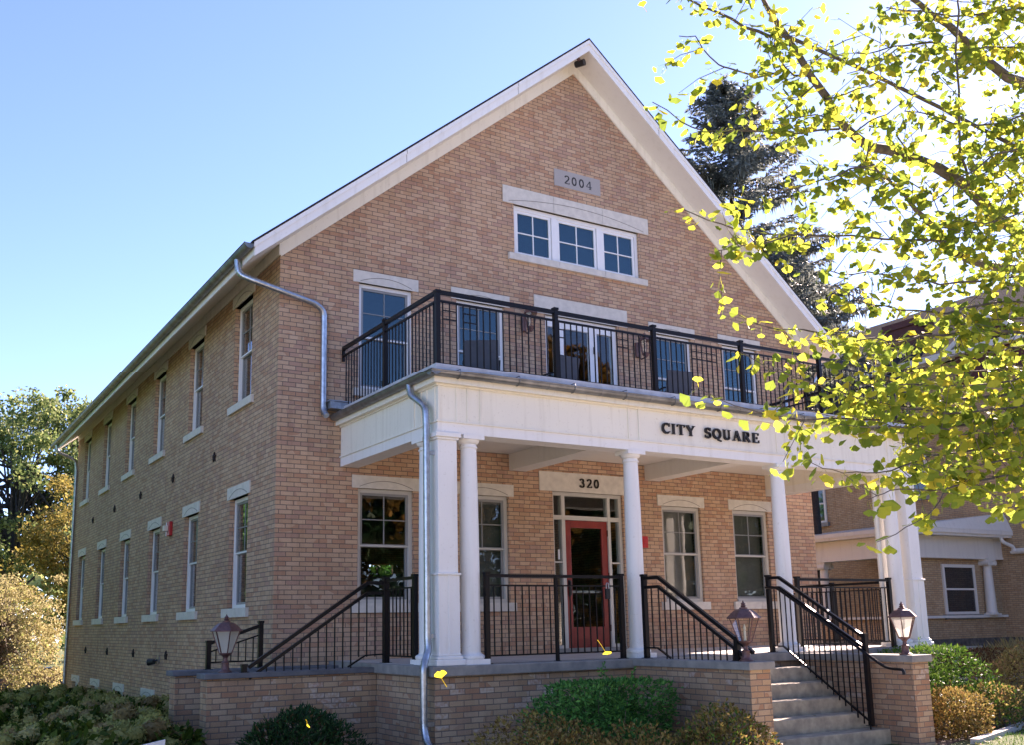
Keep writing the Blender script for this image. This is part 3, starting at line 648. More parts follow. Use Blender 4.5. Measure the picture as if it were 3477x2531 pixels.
# downspouts of the porch
M = MB(); pipe(M, smooth_path([(.89, -2.60, 3.09), (.89, -2.64, 2.93), (.91, -3.02, 2.70), (.91, -3.04, 2.5), (.91, -3.04, -.2), (.91, -3.06, -.34), (.79, -3.16, -.53), (.79, -3.16, -.70), (.79, -3.16, -1.24), (.79, -3.22, -1.4), (.79, -3.42, -1.52)]), .043)
M.build('downspout', M_galv, porch, smooth=60)
M = MB()
for z in (2.1, -.18): M.box(.90, 1.02, -3.06, -3.02, z - .025, z + .025)
M.box(.8, .92, -3.18, -3.14, -1.24, -1.19)
M.build('pipe_strap', M_galv, porch)
M = MB(); pipe(M, smooth_path([(9.74, -2.83, 2.36), (9.74, -2.83, 1.5), (9.74, -2.83, .3), (9.74, -2.83, -.45)]), .043); M.build('downspout', M_lavwhite, porch, smooth=60)
M = MB(); M.box(.76, 1.15, -.22, -.005, 3.215, 3.325); M.box(.74, 1.15, -.24, -.004, 3.325, 3.34); M.build('gutter_tray', M_galv, porch)
cs = thing('sign_lettering', 'dark raised letters CITY SQUARE on the cream porch frieze', 'sign', (5.7, P - .01, 2.65))
lettering('CITY SQUARE', 4.72, 2.648, .155, P - .04, .03, cs, M_letter, 1.97)

# ---------------------------------------------------------------- railings
def cap_post(x, y, z0, z1, parent, w=.062):
    M = MB(); M.box(x - w / 2, x + w / 2, y - w / 2, y + w / 2, z0, z1 - .015); M.box(x - w / 2 - .008, x + w / 2 + .008, y - w / 2 - .008, y + w / 2 + .008, z1 - .03, z1)
    M.box(x - w * .85, x + w * .85, y - w * .85, y + w * .85, z0, z0 + .008); return M.build('post', M_iron, parent)
def member(name, a, b, w, h, parent): M = MB(); M.bar(a, b, w, h); return M.build(name, M_iron, parent)
def baluster(x, y, z0, z1, parent, w=.014): M = MB(); M.box(x - w / 2, x + w / 2, y - w / 2, y + w / 2, z0, z1); return M.build('baluster', M_iron, parent)
br = thing('balcony_railing', 'long black iron railing round the balcony above the porch, with small square ornaments', 'railing', (5.7, P, 3.25))
YR = P + .02; XL, XR = 1.04, 10.39
for x in (XL, 2.91, 4.68, 6.46, 8.25, XR): cap_post(x, YR, 3.25, 4.30 if x > XL else 4.262, br)
for X in (XL, XR): cap_post(X, -1.55, 3.25, 4.30, br)
def rail_run(a, b, parent, z=(4.237, 4.116, 3.275)):
    a = Vector(a); b = Vector(b)
    for nm, zz, w, h in (('top_rail', z[0], .05, .05), ('middle_rail', z[1], .032, .026), ('bottom_rail', z[2], .03, .022)):
        member(nm, (a.x, a.y, zz), (b.x, b.y, zz), w, h, parent)
rail_run((XL - .02, YR, 0), (XR + .02, YR, 0), br)
for X in (XL, XR): rail_run((X, YR, 0), (X, -.03, 0), br)
for X in (XL, XR): member('wall_bracket', (X, -.035, 4.03), (X, -.035, 4.25), .04, .04, br)
xs_ = [XL + .0815 + .1025 * i for i in range(91)]
nb = 0; rest = MB()
for y in [YR + .1025 * (i + 1) for i in range(29)]:
    if min(abs(y + 1.55), 9) < .05: continue
    baluster(XL, y, 3.27, 4.11, br); nb += 1
for x in xs_:
    if min(abs(x - p) for p in (2.91, 4.68, 6.46, 8.25)) < .05 or x > XR - .06: continue
    if nb < 99: baluster(x, YR, 3.27, 4.11, br); nb += 1
    else: rest.box(x - .007, x + .007, YR - .007, YR + .007, 3.27, 4.11)
for y in [YR + .1025 * (i + 1) for i in range(29)]: rest.box(XR - .007, XR + .007, y - .007, y + .007, 3.27, 4.11)
rb = rest.build('balusters', M_iron, br); rb['kind'] = 'stuff'
def orn(u0, u1, z1, z2):
    M = MB()
    for z in (z1, z2): M.box(u0 - .007, u1 + .007, YR - .006, YR + .006, z - .007, z + .007)
    return M.build('ornament', M_iron, br)
q = lambda x: min(xs_, key=lambda t: abs(t - x))
for c in (1.225, 2.965 + .05, 4.105, 5.27 + .3, 5.57 + .2, 7.1, 8.6, 9.4):
    a = q(c); orn(a - .1025, a + .1025, 4.0, 3.885)
for c in (1.535, 5.77 + .1, 8.9): a = q(c); orn(a - .1025, a + .1025, 3.998, 3.88)
# porch level railings
def flat_rail(label, x0, x1, y, posts, z0=D0, span=.108):
    t = thing('porch_railing', label, 'railing', ((x0 + x1) / 2, y, z0), 'black iron porch railings')
    for i, x in enumerate(posts): cap_post(x, y, z0, .605 if i in (0, len(posts) - 1) else .575, t, .06 if i in (0, len(posts) - 1) else .04)
    member('top_rail', (x0, y, .56), (x1, y, .56), .045, .04, t); member('middle_rail', (x0, y, .437), (x1, y, .437), .028, .02, t); member('bottom_rail', (x0, y, -.44), (x1, y, -.44), .028, .02, t)
    n = int((x1 - x0) / span)
    for i in range(1, n):
        x = x0 + (x1 - x0) * i / n
        if min(abs(x - p) for p in posts) > .04: baluster(x, y, -.44, .43, t)
    return t
flat_rail('black porch railing in front of the red door between two white columns', 1.72, 3.88, P + .03, (1.72, 2.79, 3.88))
flat_rail('black porch railing at the right between column and corner pier', 7.43, 9.62, P + .09, (7.43, 9.62))
def side_rail(label, x, y0, y1, posts):
    t = thing('porch_railing', label, 'railing', (x, (y0 + y1) / 2, D0), 'black iron porch railings')
    for y in posts: cap_post(x, y, D0, .605, t, .075 if y == posts[-1] else .06)
    member('top_rail', (x, y0, .56), (x, y1, .56), .045, .04, t); member('middle_rail', (x, y0, .437), (x, y1, .437), .028, .02, t); member('bottom_rail', (x, y0, -.44), (x, y1, -.44), .028, .02, t)
    n = int((y1 - y0) / .108)
    for i in range(1, n): baluster(x, y0 + (y1 - y0) * i / n, -.44, .43, t)
side_rail('short black porch railing beside the left corner pier by the side steps', 1.03, -2.47, -1.6, (-2.47, -1.6))
side_rail('black porch railing on the far right end of the porch', 10.35, -2.4, -.1, (-2.4, -1.25, -.1))
lb = thing('lock_box', 'small black key lock box hanging on the railing before the red door', 'lock box', (3.62, P + .0, .43))
M = MB(); M.box(3.585, 3.655, P - .03, P + .012, .26, .40); M.build('body', M_black, lb, bevel=.006)
M = MB(); M.tube([(3.6, P - .01, .4), (3.6, P - .01, .455), (3.61, P - .01, .475), (3.63, P - .01, .475), (3.64, P - .01, .455), (3.64, P - .01, .4)], .007, 6); M.build('shackle', M_galv, lb)

# ---------------------------------------------------------------- stairs, stair walls
st = thing('entrance_steps', 'worn concrete front steps climbing to the porch between brick walls', 'steps', (5.7, -4.1, G))
for i in range(6):
    z = D0 - .2017 * (i + 1) if i < 6 else G; y1 = P - .13 - .30 * i
    if i == 0: pass
    M = MB(); zt = D0 - .2017 * i - .002; M.box(4.285, 7.145, y1 - .30, y1 - .002, G - .2, zt - .2017)
    if i < 5: M.build('step', M_step, st, bevel=.014)
def stair_wall(label, x0, x1, y0, y1, top, ov=.045, th=.075, ends=True):
    t = thing('stair_wall', label, 'brick wall', ((x0 + x1) / 2, (y0 + y1) / 2, G))
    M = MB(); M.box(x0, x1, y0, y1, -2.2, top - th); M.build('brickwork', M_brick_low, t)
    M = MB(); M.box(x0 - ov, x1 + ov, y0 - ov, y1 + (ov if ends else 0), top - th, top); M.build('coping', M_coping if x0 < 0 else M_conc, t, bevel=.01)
    return t
stair_wall('low brick wall left of the front steps, in front of the green clipped bush', 3.945, 4.28, -5.375, P - .125, -.541, ends=False, th=.095)
stair_wall('low brick wall right of the front steps, under the lit frosted lantern', 7.15, 7.485, -5.2, P - .125, -.56, ends=False, th=.095)
stair_wall('front brick wall of the left side steps, behind the dark evergreen bush', -1.36, .915, -1.555, -1.27, -.588, th=.07)
stair_wall('rear brick wall of the left side steps, close against the building corner', -1.44, .915, -.34, -.07, -.586, th=.07)
ss = thing('side_steps', 'concrete side steps hidden between two low brick walls left of the porch', 'steps', (-.1, -.8, G))
for i in range(6):
    M = MB(); x = .86 - .3 * i; M.box(x - .3, x, -1.268, -.345, -2.0, D0 - .19 * (i + 1)); M.build('step', M_step, ss)
def sloped_rail(label, bend, end, post_a, post_b, gap, zbar, n, horiz, stub=None, group=None, bar_end=None, bar_bend=None):
    """stair rail: level stub from post_a to bend, then down to end; two rails, balusters to zbar(t)"""
    t = thing('stair_railing', label, 'railing', post_a[0], group)
    for p, h in (post_a, post_b): cap_post(p[0], p[1], p[2], p[2] + h, t)
    b = Vector(bend); e = Vector(end); h = Vector(horiz)
    for k, (nm, w) in enumerate((('top_rail', .045), ('lower_rail', .04))):
        o = Vector((0, 0, -gap * k)); member(nm, h + o, b + o, w, w, t); member(nm, b + o, e + o, w, w, t)
    if bar_bend is not None:
        member('bottom_rail', bar_bend[0], bar_bend[1], .028, .02, t); member('bottom_rail', bar_bend[1], bar_end, .028, .02, t)
    for i in range(1, n + 1):
        p = h.lerp(b, i / (n * .12)) if i / n < .12 else b.lerp(e, (i / n - .12) / .88)
        zb = zbar(p)
        if p.z - gap - zb > .04: baluster(p.x, p.y, zb, p.z - gap, t)
    return t
# left of front steps, on the wall top
sloped_rail('black handrail stepping down on the brick wall left of the front steps', (4.12, -3.62, .535), (4.12, -5.28, -.44), ((4.12, -3.32, D0), 1.13), ((4.12, -5.02, -.541), .29), .125,
            lambda p: -.541 if p.y < -3.7 else -.41, 17, (4.12, -3.32, .535), bar_bend=((4.12, -3.32, -.40), (4.12, -3.55, -.40)), bar_end=(4.12, -3.8, -.53))
# right of front steps, down the flight
yb = lambda p: -.45 if p.y > -3.2 else -.45 - (-3.2 - p.y) * .745
t = sloped_rail('long black handrail running down the right side of the front steps, glinting in the sun', (6.85, -3.22, .575), (6.85, -4.68, -.305), ((6.85, -3.0, D0), 1.165), ((6.85, -4.70, -1.5), 1.24), .15,
            yb, 17, (6.85, -3.0, .575), bar_bend=((6.85, -3.0, -.45), (6.85, -3.22, -.45)), bar_end=(6.85, -4.7, -1.46))
M = MB(); M.tube(smooth_path([(6.79, -3.0, .43), (6.79, -3.2, .43), (6.79, -5.05, -.72), (6.79, -5.32, -.735), (6.79, -5.33, -.80)]), .021, 8); M.build('grab_rail', M_iron, t)
# left side steps, front wall
sloped_rail('black handrail sloping down the left side steps behind the left lantern', (.78, -1.55, .53), (-.84, -1.55, -.53), ((1.03, -1.6, D0), 1.14), ((-.9, -1.55, -.588), .1), .135,
            lambda p: -.588 if p.x < .55 else -.45, 16, (1.0, -1.58, .53), bar_bend=((1.0, -1.58, -.42), (.75, -1.55, -.43)), bar_end=(.5, -1.55, -.57))
t = thing('stair_railing', 'short black railing on the rear wall of the side steps near the corner', 'railing', (-.6, -.25, -.586))
cap_post(-.985, -.25, -.586, -.2, t); cap_post(-.26, -.25, -.586, .055, t)
member('top_rail', (-.985, -.25, -.245), (-.26, -.25, -.01), .045, .045, t); member('middle_rail', (-.985, -.25, -.36), (-.26, -.25, -.135), .02, .02, t); member('bottom_rail', (-.985, -.25, -.495), (-.26, -.25, -.49), .02, .02, t)
for i in range(1, 7): u = i / 7; baluster(-.985 + .725 * u, -.25, -.49, -.36 + .225 * u, t)

# ---------------------------------------------------------------- lanterns, alarms, small fittings
def post_lantern(label, x, y, z, gmat, candle, rot):
    t = thing('post_lantern', label, 'lantern', (x, y, z), 'post lanterns on the stair walls')
    M = MB(); M.lathe([(.085, 0), (.085, .015), (.06, .03), (.05, .05), (.046, .1), (.05, .125), (.03, .14), (.026, .18), (.04, .2), (.06, .215), (.078, .225), (.082, .24), (.06, .245)], (x, y, z), 16); M.build('base', M_lampmetal, t, smooth=40)
    M = MB(); M.lathe([(.205, .505), (.205, .515), (.185, .535), (.15, .57), (.115, .6), (.08, .615), (.06, .62)], (x, y, z), 6, rot=rot); M.lathe([(.05, .62), (.05, .635), (.025, .64), (.035, .655), (.02, .668), (.03, .68), (.012, .70), (.004, .72)], (x, y, z), 12)
    M.build('roof', M_lampmetal, t)
    M = MB()
    for k in range(6):
        a = 2 * math.pi * (k + rot) / 6; M.bar((x + .078 * math.cos(a), y + .078 * math.sin(a), z + .24), (x + .172 * math.cos(a), y + .172 * math.sin(a), z + .508), .012)
    M.build('frame', M_lampmetal, t)
    for k in range(6):
        a = 2 * math.pi * (k + rot) / 6; a2 = 2 * math.pi * (k + 1 + rot) / 6; M = MB()
        M.poly([(x + .074 * math.cos(a), y + .074 * math.sin(a), z + .242), (x + .074 * math.cos(a2), y + .074 * math.sin(a2), z + .242), (x + .166 * math.cos(a2), y + .166 * math.sin(a2), z + .506), (x + .166 * math.cos(a), y + .166 * math.sin(a), z + .506)])
        M.build('pane', gmat, t)
    M = MB(); M.lathe([(.014, .245), (.014, .36), (.004, .362)], (x, y, z), 10); M.lathe([(.008, .362), (.016, .385), (.013, .41), (.002, .44)], (x, y, z), 10); M.build('candle_bulb', M_candle, t, smooth=40)
post_lantern('brown lantern with hazy glass on the wall end of the left side steps', -1.10, -1.42, -.588, M_frost, True, .5)
post_lantern('brown lantern with clear glass on the wall left of the front steps', 4.06, -5.22, -.541, M_lampglass, True, .35)
post_lantern('brown lantern with glowing frosted glass on the wall right of the front steps', 7.22, -5.06, -.56, M_frost, False, .5)
def wall_lantern(label, x, z):
    t = thing('wall_lantern', label, 'lantern', (x, -.02, z), 'wall lanterns beside the balcony door')
    M = MB(); M.lathe([(.05, -.14), (.06, 0), (.05, .14)], (x, -.02, z), 10); M.tube([(x, -.03, z - .1), (x, -.12, z - .2), (x, -.24, z - .18), (x, -.26, z - .1)], .013, 6); M.tube([(x, -.03, z + .1), (x, -.12, z + .24), (x, -.22, z + .27), (x, -.25, z + .22)], .011, 6); M.build('bracket', M_lampmetal, t, smooth=40)
    M = MB(); M.lathe([(.13, .12), (.13, .13), (.1, .17), (.06, .2), (.02, .22), (.008, .27)], (x, -.25, z), 6); M.lathe([(.02, -.2), (.05, -.16), (.075, -.12), (.075, -.11)], (x, -.25, z), 6); M.build('cap', M_lampmetal, t)
    M = MB()
    for k in range(6):
        a = 2 * math.pi * k / 6; M.bar((x + .07 * math.cos(a), -.25 + .07 * math.sin(a), z - .11), (x + .11 * math.cos(a), -.25 + .11 * math.sin(a), z + .12), .01)
    M.build('frame', M_lampmetal, t)
    M = MB(); M.lathe([(.065, -.108), (.105, .118)], (x, -.25, z), 6); M.build('pane', M_lampglass, t)
wall_lantern('ornate wall lantern on the brick left of the balcony door', 4.43, 5.13)
wall_lantern('ornate wall lantern on the brick right of the balcony door', 6.98, 4.98)
t = thing('fire_alarm', 'red fire alarm strobe on the left side wall between lower windows', 'alarm', (-.01, 6.12, 1.92))
M = MB(); M.box(-.07, -.002, 5.98, 6.2, 1.78, 2.06); M.build('housing', M_alarm, t, bevel=.01)
M = MB(); M.box(-.16, -.07, 6.05, 6.15, 1.87, 1.98); M.build('horn', M_candle, t, bevel=.01)
M = MB(); M.box(-.072, -.0, 6.2, 6.24, 1.785, 2.055); M.build('side_plate', M_signw, t)
t = thing('alarm_box', 'small red alarm box on the brick right of the entrance', 'alarm', (6.9, -.01, 1.36))
M = MB(); M.box(6.85, 6.985, -.06, -.002, 1.26, 1.47); M.build('housing', M_alarm, t, bevel=.008); M = MB(); M.box(6.88, 6.95, -.075, -.06, 1.33, 1.4); M.build('lens', M_alarm, t, bevel=.008)
t = thing('wall_spotlight', 'small dark spotlight low on the left side wall beside a star', 'light', (0, 6.76, -.67))
M = MB(); M.tube([(-.002, 6.7, -.62), (-.02, 6.7, -.62)], .09, 16); M.build('back_plate', M_galv, t, smooth=40)
M = MB(); M.tube([(-.02, 6.72, -.63), (-.1, 6.75, -.66)], .02, 8); M.tube([(-.08, 6.72, -.66), (-.16, 6.83, -.67)], [.05, .07], 12); M.build('lamp_head', M_black, t, smooth=40)
M = MB(); M.tube([(-.158, 6.826, -.67), (-.168, 6.842, -.671)], .055, 12); M.build('lens', M_frost, t)
t = thing('security_camera', 'small dark camera under the white gable peak', 'camera', (5.75, -.3, 10.35))
M = MB(); M.tube([(5.55, -.36, 10.40), (5.62, -.36, 10.33)], .03, 8); M.build('bracket', M_lampmetal, t); M = MB(); M.tube([(5.6, -.25, 10.31), (5.68, -.42, 10.30)], .062, 14); M.build('lens_housing', M_black, t, smooth=40)
# balcony chairs
def chair(label, x, y, rz):
    t = thing('patio_chair', label, 'chair', (x, y, 3.25), 'patio chairs on the balcony'); parts = []
    M = MB(); M.box(-.25, .25, -.23, .25, .40, .43); parts.append(M.build('seat', M_chair, None, bevel=.01))
    M = MB(); M.hexa([(-.26, .22, .45), (.26, .22, .45), (.26, .25, .45), (-.26, .25, .45), (-.26, .34, .97), (.26, .34, .97), (.26, .37, .97), (-.26, .37, .97)]); parts.append(M.build('backrest', M_chair, None, bevel=.015))
    for sx in (-1, 1):
        for y0, y1, z1 in ((-.24, -.2, .64), (.26, .22, .45)): M = MB(); M.bar((sx * .26, y0, 0), (sx * .26, y1, z1), .025); parts.append(M.build('leg', M_iron, None))
        M = MB(); M.bar((sx * .27, -.24, .65), (sx * .27, .27, .66), .04, .02); parts.append(M.build('armrest', M_iron, None))
    for p in parts: p.parent = t
    t.rotation_euler.z = rz
chair('dark patio chair on the balcony in front of the second upper window', 2.85, -1.2, 2.6)
chair('dark patio chair on the balcony just left of the balcony door', 4.35, -1.0, 3.3)
chair('dark patio chair on the balcony beside the fourth upper window', 6.75, -1.1, 3.0)
# ---------------------------------------------------------------- neighbouring house on the right
nb_ = thing('neighbour_house', 'big yellow-brown brick house behind the ginkgo, with white columned side porch and dark roof', 'house', (30, 9, G))
def quadwall(M, x0, x1, y0, y1, z0, z1): M.box(x0, x1, y0, y1, z0, z1)
NX = 27.6
M = MB(); M.box(NX, NX + 13, -1.0, 21, -.75, 9.0); M.build('brick_walls', M_brick_far, nb_)
M = MB(); M.box(NX - .06, NX + 13.06, -1.06, 21.06, -3, -.75); M.build('stone_foundation', M_founda, nb_)
M = MB(); e = .5; x0, x1, y0, y1, zr = NX - e, NX + 13 + e, -1 - e, 21 + e, 9.25
M.poly([(x0, y0, zr), (x0, y1, zr), (NX + 6.5, y1 - 6, 13.4), (NX + 6.5, y0 + 6, 13.4)]); M.poly([(x1, y1, zr), (x1, y0, zr), (NX + 6.5, y0 + 6, 13.4), (NX + 6.5, y1 - 6, 13.4)])
M.poly([(x1, y0, zr), (x0, y0, zr), (NX + 6.5, y0 + 6, 13.4)]); M.poly([(x0, y1, zr), (x1, y1, zr), (NX + 6.5, y1 - 6, 13.4)]); M.poly([(x0, y0, zr), (x1, y0, zr), (x1, y1, zr), (x0, y1, zr)])
M.build('roof', M_shingle, nb_)
M = MB(); M.box(x0 - .04, x0 + .02, y0, y1, 9.05, 9.26); M.box(x0, x1, y0 - .04, y0 + .02, 9.05, 9.26); M.box(x0 + .02, NX, y0 + .02, y1, 9.05, 9.08); M.build('eaves', M_lavwhite, nb_)
M = MB(); M.box(NX + .6, NX + 1.7, 9.0, 10.3, 9, 11.2); M.box(NX + .53, NX + 1.77, 8.93, 10.37, 10.95, 11.2); M.build('chimney', M_darkred, nb_)
# wall dormer facing our side
M = MB(); M.box(NX - .25, NX + 4, 4.3, 6.9, 8.0, 9.3); M.prism([(NX - .25, 4.3, 9.3), (NX - .25, 6.9, 9.3), (NX - .25, 5.6, 10.2)], (4.2, 0, 0)); M.build('dormer', M_darkred, nb_)
M = MB(); M.bar((NX - .32, 4.0, 9.18), (NX - .32, 5.6, 10.3), .3, .16); M.bar((NX - .32, 7.2, 9.18), (NX - .32, 5.6, 10.3), .3, .16); M.build('dormer_trim', M_lavwhite, nb_)
def far_window(pl, c, hw, z0, z1, base, sgn=-1):
    """white double-hung window proud of the far house's wall"""
    M = MB()
    def bx(M, u0, u1, d0, d1, a, b): pbox(M, pl, u0, u1, base - d1, base - d0, a, b)
    for a, b in ((c - hw, c - hw + .1), (c + hw - .1, c + hw)): bx(M, a, b, .0, .06, z0, z1)
    bx(M, c - hw + .1, c + hw - .1, 0, .06, z1 - .1, z1); bx(M, c - hw + .1, c + hw - .1, 0, .06, z0, z0 + .08); mid = (z0 + z1) / 2; bx(M, c - hw + .1, c + hw - .1, 0, .045, mid - .03, mid + .03)
    o = M.build('window', M_lavwhite, nb_); M = MB(); bx(M, c - hw + .1, c + hw - .1, .004, .02, z0 + .08, mid - .03); bx(M, c - hw + .1, c + hw - .1, .004, .03, mid + .03, z1 - .1); M.build('pane', M_farglass, o)
    M = MB(); bx(M, c - hw - .1, c + hw + .1, 0, .12, z0 - .16, z0); M.build('sill', M_conc, o)
m, nt, b, out = newmat('far_window_glass'); M_farglass = m; b.inputs['Base Color'].default_value = (.02, .025, .03, 1); b.inputs['Roughness'].default_value = .03; b.inputs['IOR'].default_value = 1.8
far_window(SIDE, 13.9, .62, 3.75, 5.3, NX); far_window(SIDE, 9.2, .6, 4.3, 5.75, NX); far_window(SIDE, 4.2, .6, 3.9, 5.4, NX); far_window(SIDE, 3.2, .6, .1, 1.7, NX)
# its side porch
M = MB(); M.box(22.75, NX, 6.25, 6.55, -.76, -.1); M.box(22.75, 23.0, 6.55, 12, -.76, -.1); M.box(23.5, NX, 6.3, 6.6, -.1, 1.83); M.build('porch_brickwork', M_brick_far, nb_)
M = MB(); M.box(22.7, NX, 6.2, 12, -3, -.76); M.build('porch_foundation', M_founda, nb_)
M = MB(); M.box(22.62, NX, 6.12, 6.6, -.1, -.02); M.box(22.62, 23.1, 6.6, 12, -.1, -.02); M.build('porch_sill', M_lavwhite, nb_)
M = MB(); M.box(22.6, NX, 6.1, 6.5, 1.83, 2.5); M.box(22.6, 23.0, 6.5, 12, 1.83, 2.5); M.box(22.58, NX, 6.08, 6.5, 1.80, 1.87); M.build('porch_beam', M_lavwhite, nb_)
M = MB(); M.box(22.2, NX, 5.7, 12, 2.5, 2.58); M.box(22.15, NX, 5.65, 12, 2.58, 2.72); M.hexa([(22.15, 5.65, 2.722), (NX, 5.65, 2.722), (NX, 12, 2.722), (22.15, 12, 2.722), (22.3, 5.9, 2.76), (NX, 5.9, 3.35), (NX, 12, 3.35), (22.3, 12, 2.76)]); M.build('porch_roof', M_lavwhite, nb_)
for x, y in ((22.85, 6.35), (26.75, 6.15), (22.85, 9.6)):
    M = MB(); M.lathe([(.2, -.02), (.2, .05), (.17, .07), (.16, .6), (.135, 1.55), (.135, 1.6)], (x, y, 0), 20); M.box(x - .2, x + .2, y - .2, y + .2, 1.74, 1.83); M.box(x - .22, x + .22, y - .2, y + .2, -.02, .03)
    for s in (-1, 1): M.tube([(x + s * .17, y - .2, 1.67), (x + s * .17, y + .2, 1.67)], .085, 12)
    M.box(x - .17, x + .17, y - .17, y + .17, 1.6, 1.74); M.build('porch_column', M_lavwhite, nb_, smooth=40)
far_window(FRONT, 25.35, .85, .02, 1.62, 6.3)
M = MB(); M.box(24.4, 26.0, 6.12, 6.2, -1.5, -1.0); M.build('basement_window', M_lavwhite, nb_); M = MB(); M.box(24.7, 25.3, 6.1, 6.125, -1.37, -1.1); M.box(25.36, 25.85, 6.1, 6.125, -1.37, -1.1); M.build('basement_pane', M_farglass, nb_)
M = MB(); half_gutter(M, (NX - .1, -1, 2.0), (NX - .1, 5.7, 2.05), .1, 2); M.box(NX - .12, NX, -1, 5.7, 2.05, 2.14); M.build('gutter', M_lavwhite, nb_)
M = MB(); M.tube(smooth_path([(NX - .55, 5.75, 2.5), (NX - .5, 5.72, 2.35), (NX - .15, 5.6, 2.2), (NX - .12, 5.6, 2.05)]), .06, 8); M.build('downspout', M_lavwhite, nb_, smooth=60)

# ---------------------------------------------------------------- foliage
class FB:
    def __init__(s): s.v = []; s.f = []; s.mi = []
    def kite(s, p, d, n, ln, wd, fold=.0, mi=0):
        """leaf from p along d, blade normal n"""
        side = d.cross(n)
        if side.length < 1e-6: side = Vector((1, 0, 0))
        side.normalize(); b = len(s.v); q = p + d * ln * .45
        s.v += [p[:], (q + side * wd / 2 + n * fold)[:], (p + d * ln)[:], (q - side * wd / 2 + n * fold)[:]]; s.f.append((b, b + 1, b + 2, b + 3)); s.mi.append(mi)
    def build(s, name, mats, parent=None):
        me = bpy.data.meshes.new(name); me.from_pydata(s.v, [], s.f); mats = mats if isinstance(mats, (list, tuple)) else [mats]
        for m in mats: me.materials.append(m)
        if len(mats) > 1: me.polygons.foreach_set('material_index', s.mi)
        return link(name, me, parent)
def rv(rnd):
    while True:
        v = Vector((rnd.uniform(-1, 1), rnd.uniform(-1, 1), rnd.uniform(-1, 1)))
        if .05 < v.length < 1: return v.normalized()
def lump(rnd, k=5):
    ds = [(rv(rnd), rnd.uniform(.08, .2), rnd.uniform(2.5, 6)) for _ in range(k)]
    ph = [rnd.uniform(0, 6) for _ in range(k)]
    return lambda v: 1 + sum(a * math.sin(f * v.dot(d) + p) for (d, a, f), p in zip(ds, ph)) * .8
def shrub(name, label, c, r, n, ls, mat, seed, group=None, cat='shrub', upright=.0, inner=.45, flat=0.0, mats=None, mixp=0.0, twigs=10, asp=.5, shoots=1.0):
    rnd = random.Random(seed); t = thing(name, label, cat, (c[0], c[1], G), group); lf = lump(rnd); F = FB(); c = Vector(c)
    for i in range(n):
        v = rv(rnd)
        if v.z < -.75: continue
        k = (rnd.uniform(inner, .95) if rnd.random() < .38 else rnd.gauss(1.0, .045)) * lf(v)
        q = Vector((v.x * r[0], v.y * r[1], v.z * r[2])) * k
        if flat and q.z > r[2] * flat: q.z = r[2] * flat + (q.z - r[2] * flat) * .25
        p = c + q
        if p.z < G + .02: continue
        nrm = (v + rv(rnd) * .9).normalized(); d = (rv(rnd) + v * .7 + Vector((0, 0, upright))).normalized()
        s = ls * rnd.uniform(.6, 1.3); F.kite(p, d, nrm, s, s * asp, s * .08, 1 if rnd.random() < mixp else 0)
    for i in range(int(shoots * 26)):      # stray shoots
        v = rv(rnd); v.z = abs(v.z) * .9 + .1; v.normalize(); p = c + Vector((v.x * r[0], v.y * r[1], v.z * r[2])) * lf(v) * .95; dd = (v + Vector((0, 0, .6)) + rv(rnd) * .6).normalized(); sl = rnd.uniform(.06, .17)
        for j in range(int(sl / .012)): F.kite(p + dd * j * .012, (dd + rv(rnd) * .9).normalized(), rv(rnd), ls * rnd.uniform(.5, 1.0), ls * asp * .8, 0, 0)
    F.build('foliage', [mat] + ([mats] if mats else []), t)
    if twigs:
        M = MB()
        for i in range(twigs):
            v = rv(rnd); v.z = abs(v.z) * .8 + .2; e = c + Vector((v.x * r[0], v.y * r[1], v.z * r[2])) * .92; a = Vector((c.x + v.x * .08, c.y + v.y * .08, G - .02)); mid = a.lerp(e, .5) + rv(rnd) * .06
            M.tube([a, mid, e], [.012, .008, .003], 5)
        M.build('stems', M_twig, t)
    return t
shrub('yew_shrub', 'rounded clipped bright green yew bush in the corner before the porch', (2.70, -4.25, -1.28), (.80, .8, .60), 15000, .06, M_yew, 3, flat=.8, asp=.42)
shrub('juniper_shrub', 'dark evergreen bush with bare patch before the left side wall', (-.62, -2.72, -1.50), (.60, .46, .46), 8000, .075, M_juniper, 5, upright=.5, mats=M_brownleaf, mixp=.1, asp=.3, twigs=22, shoots=3.2)
shrub('barberry_shrub', 'bronze barberry bush at the bottom, left of the green bush', (.85, -5.65, -1.52), (.80, .55, .52), 8000, .045, M_barb, 7, 'barberry bushes', upright=.3, asp=.55)
shrub('barberry_shrub', 'russet low barberry bush between the green bush and bottom edge', (1.95, -5.85, -1.62), (.42, .42, .42), 4200, .045, M_barb, 8, 'barberry bushes', upright=.3, asp=.55)
shrub('barberry_shrub', 'olive bronze barberry bush at the foot of the wall left of the steps', (3.03, -5.75, -1.50), (.62, .55, .52), 7000, .045, M_barb, 9, 'barberry bushes', upright=.35, mats=M_hedge, mixp=.25, asp=.55)
shrub('hedge_shrub', 'sunlit green clipped bush right of the steps beside the brick wall', (9.15, -3.75, -1.2), (1.2, .75, .72), 9000, .07, M_hedge, 11, flat=.85, asp=.4)
shrub('barberry_shrub', 'brown and gold barberry bush in front of the sunlit green bush', (8.5, -4.85, -1.52), (.60, .40, .40), 5200, .05, M_barb, 12, 'barberry bushes', upright=.35, mats=M_barbr, mixp=.35, asp=.55)
shrub('barberry_shrub', 'yellow-green barberry bush right of the sunlit green bush', (10.0, -4.45, -1.5), (.5, .45, .42), 4200, .05, M_barbr, 13, 'barberry bushes', upright=.35, mats=M_hedge, mixp=.4, asp=.55)
shrub('barberry_shrub', 'orange and pink barberry bush at the far right edge', (11.8, -3.7, -1.35), (.85, .6, .6), 6500, .05, M_barbr, 14, 'barberry bushes', upright=.5, asp=.55)
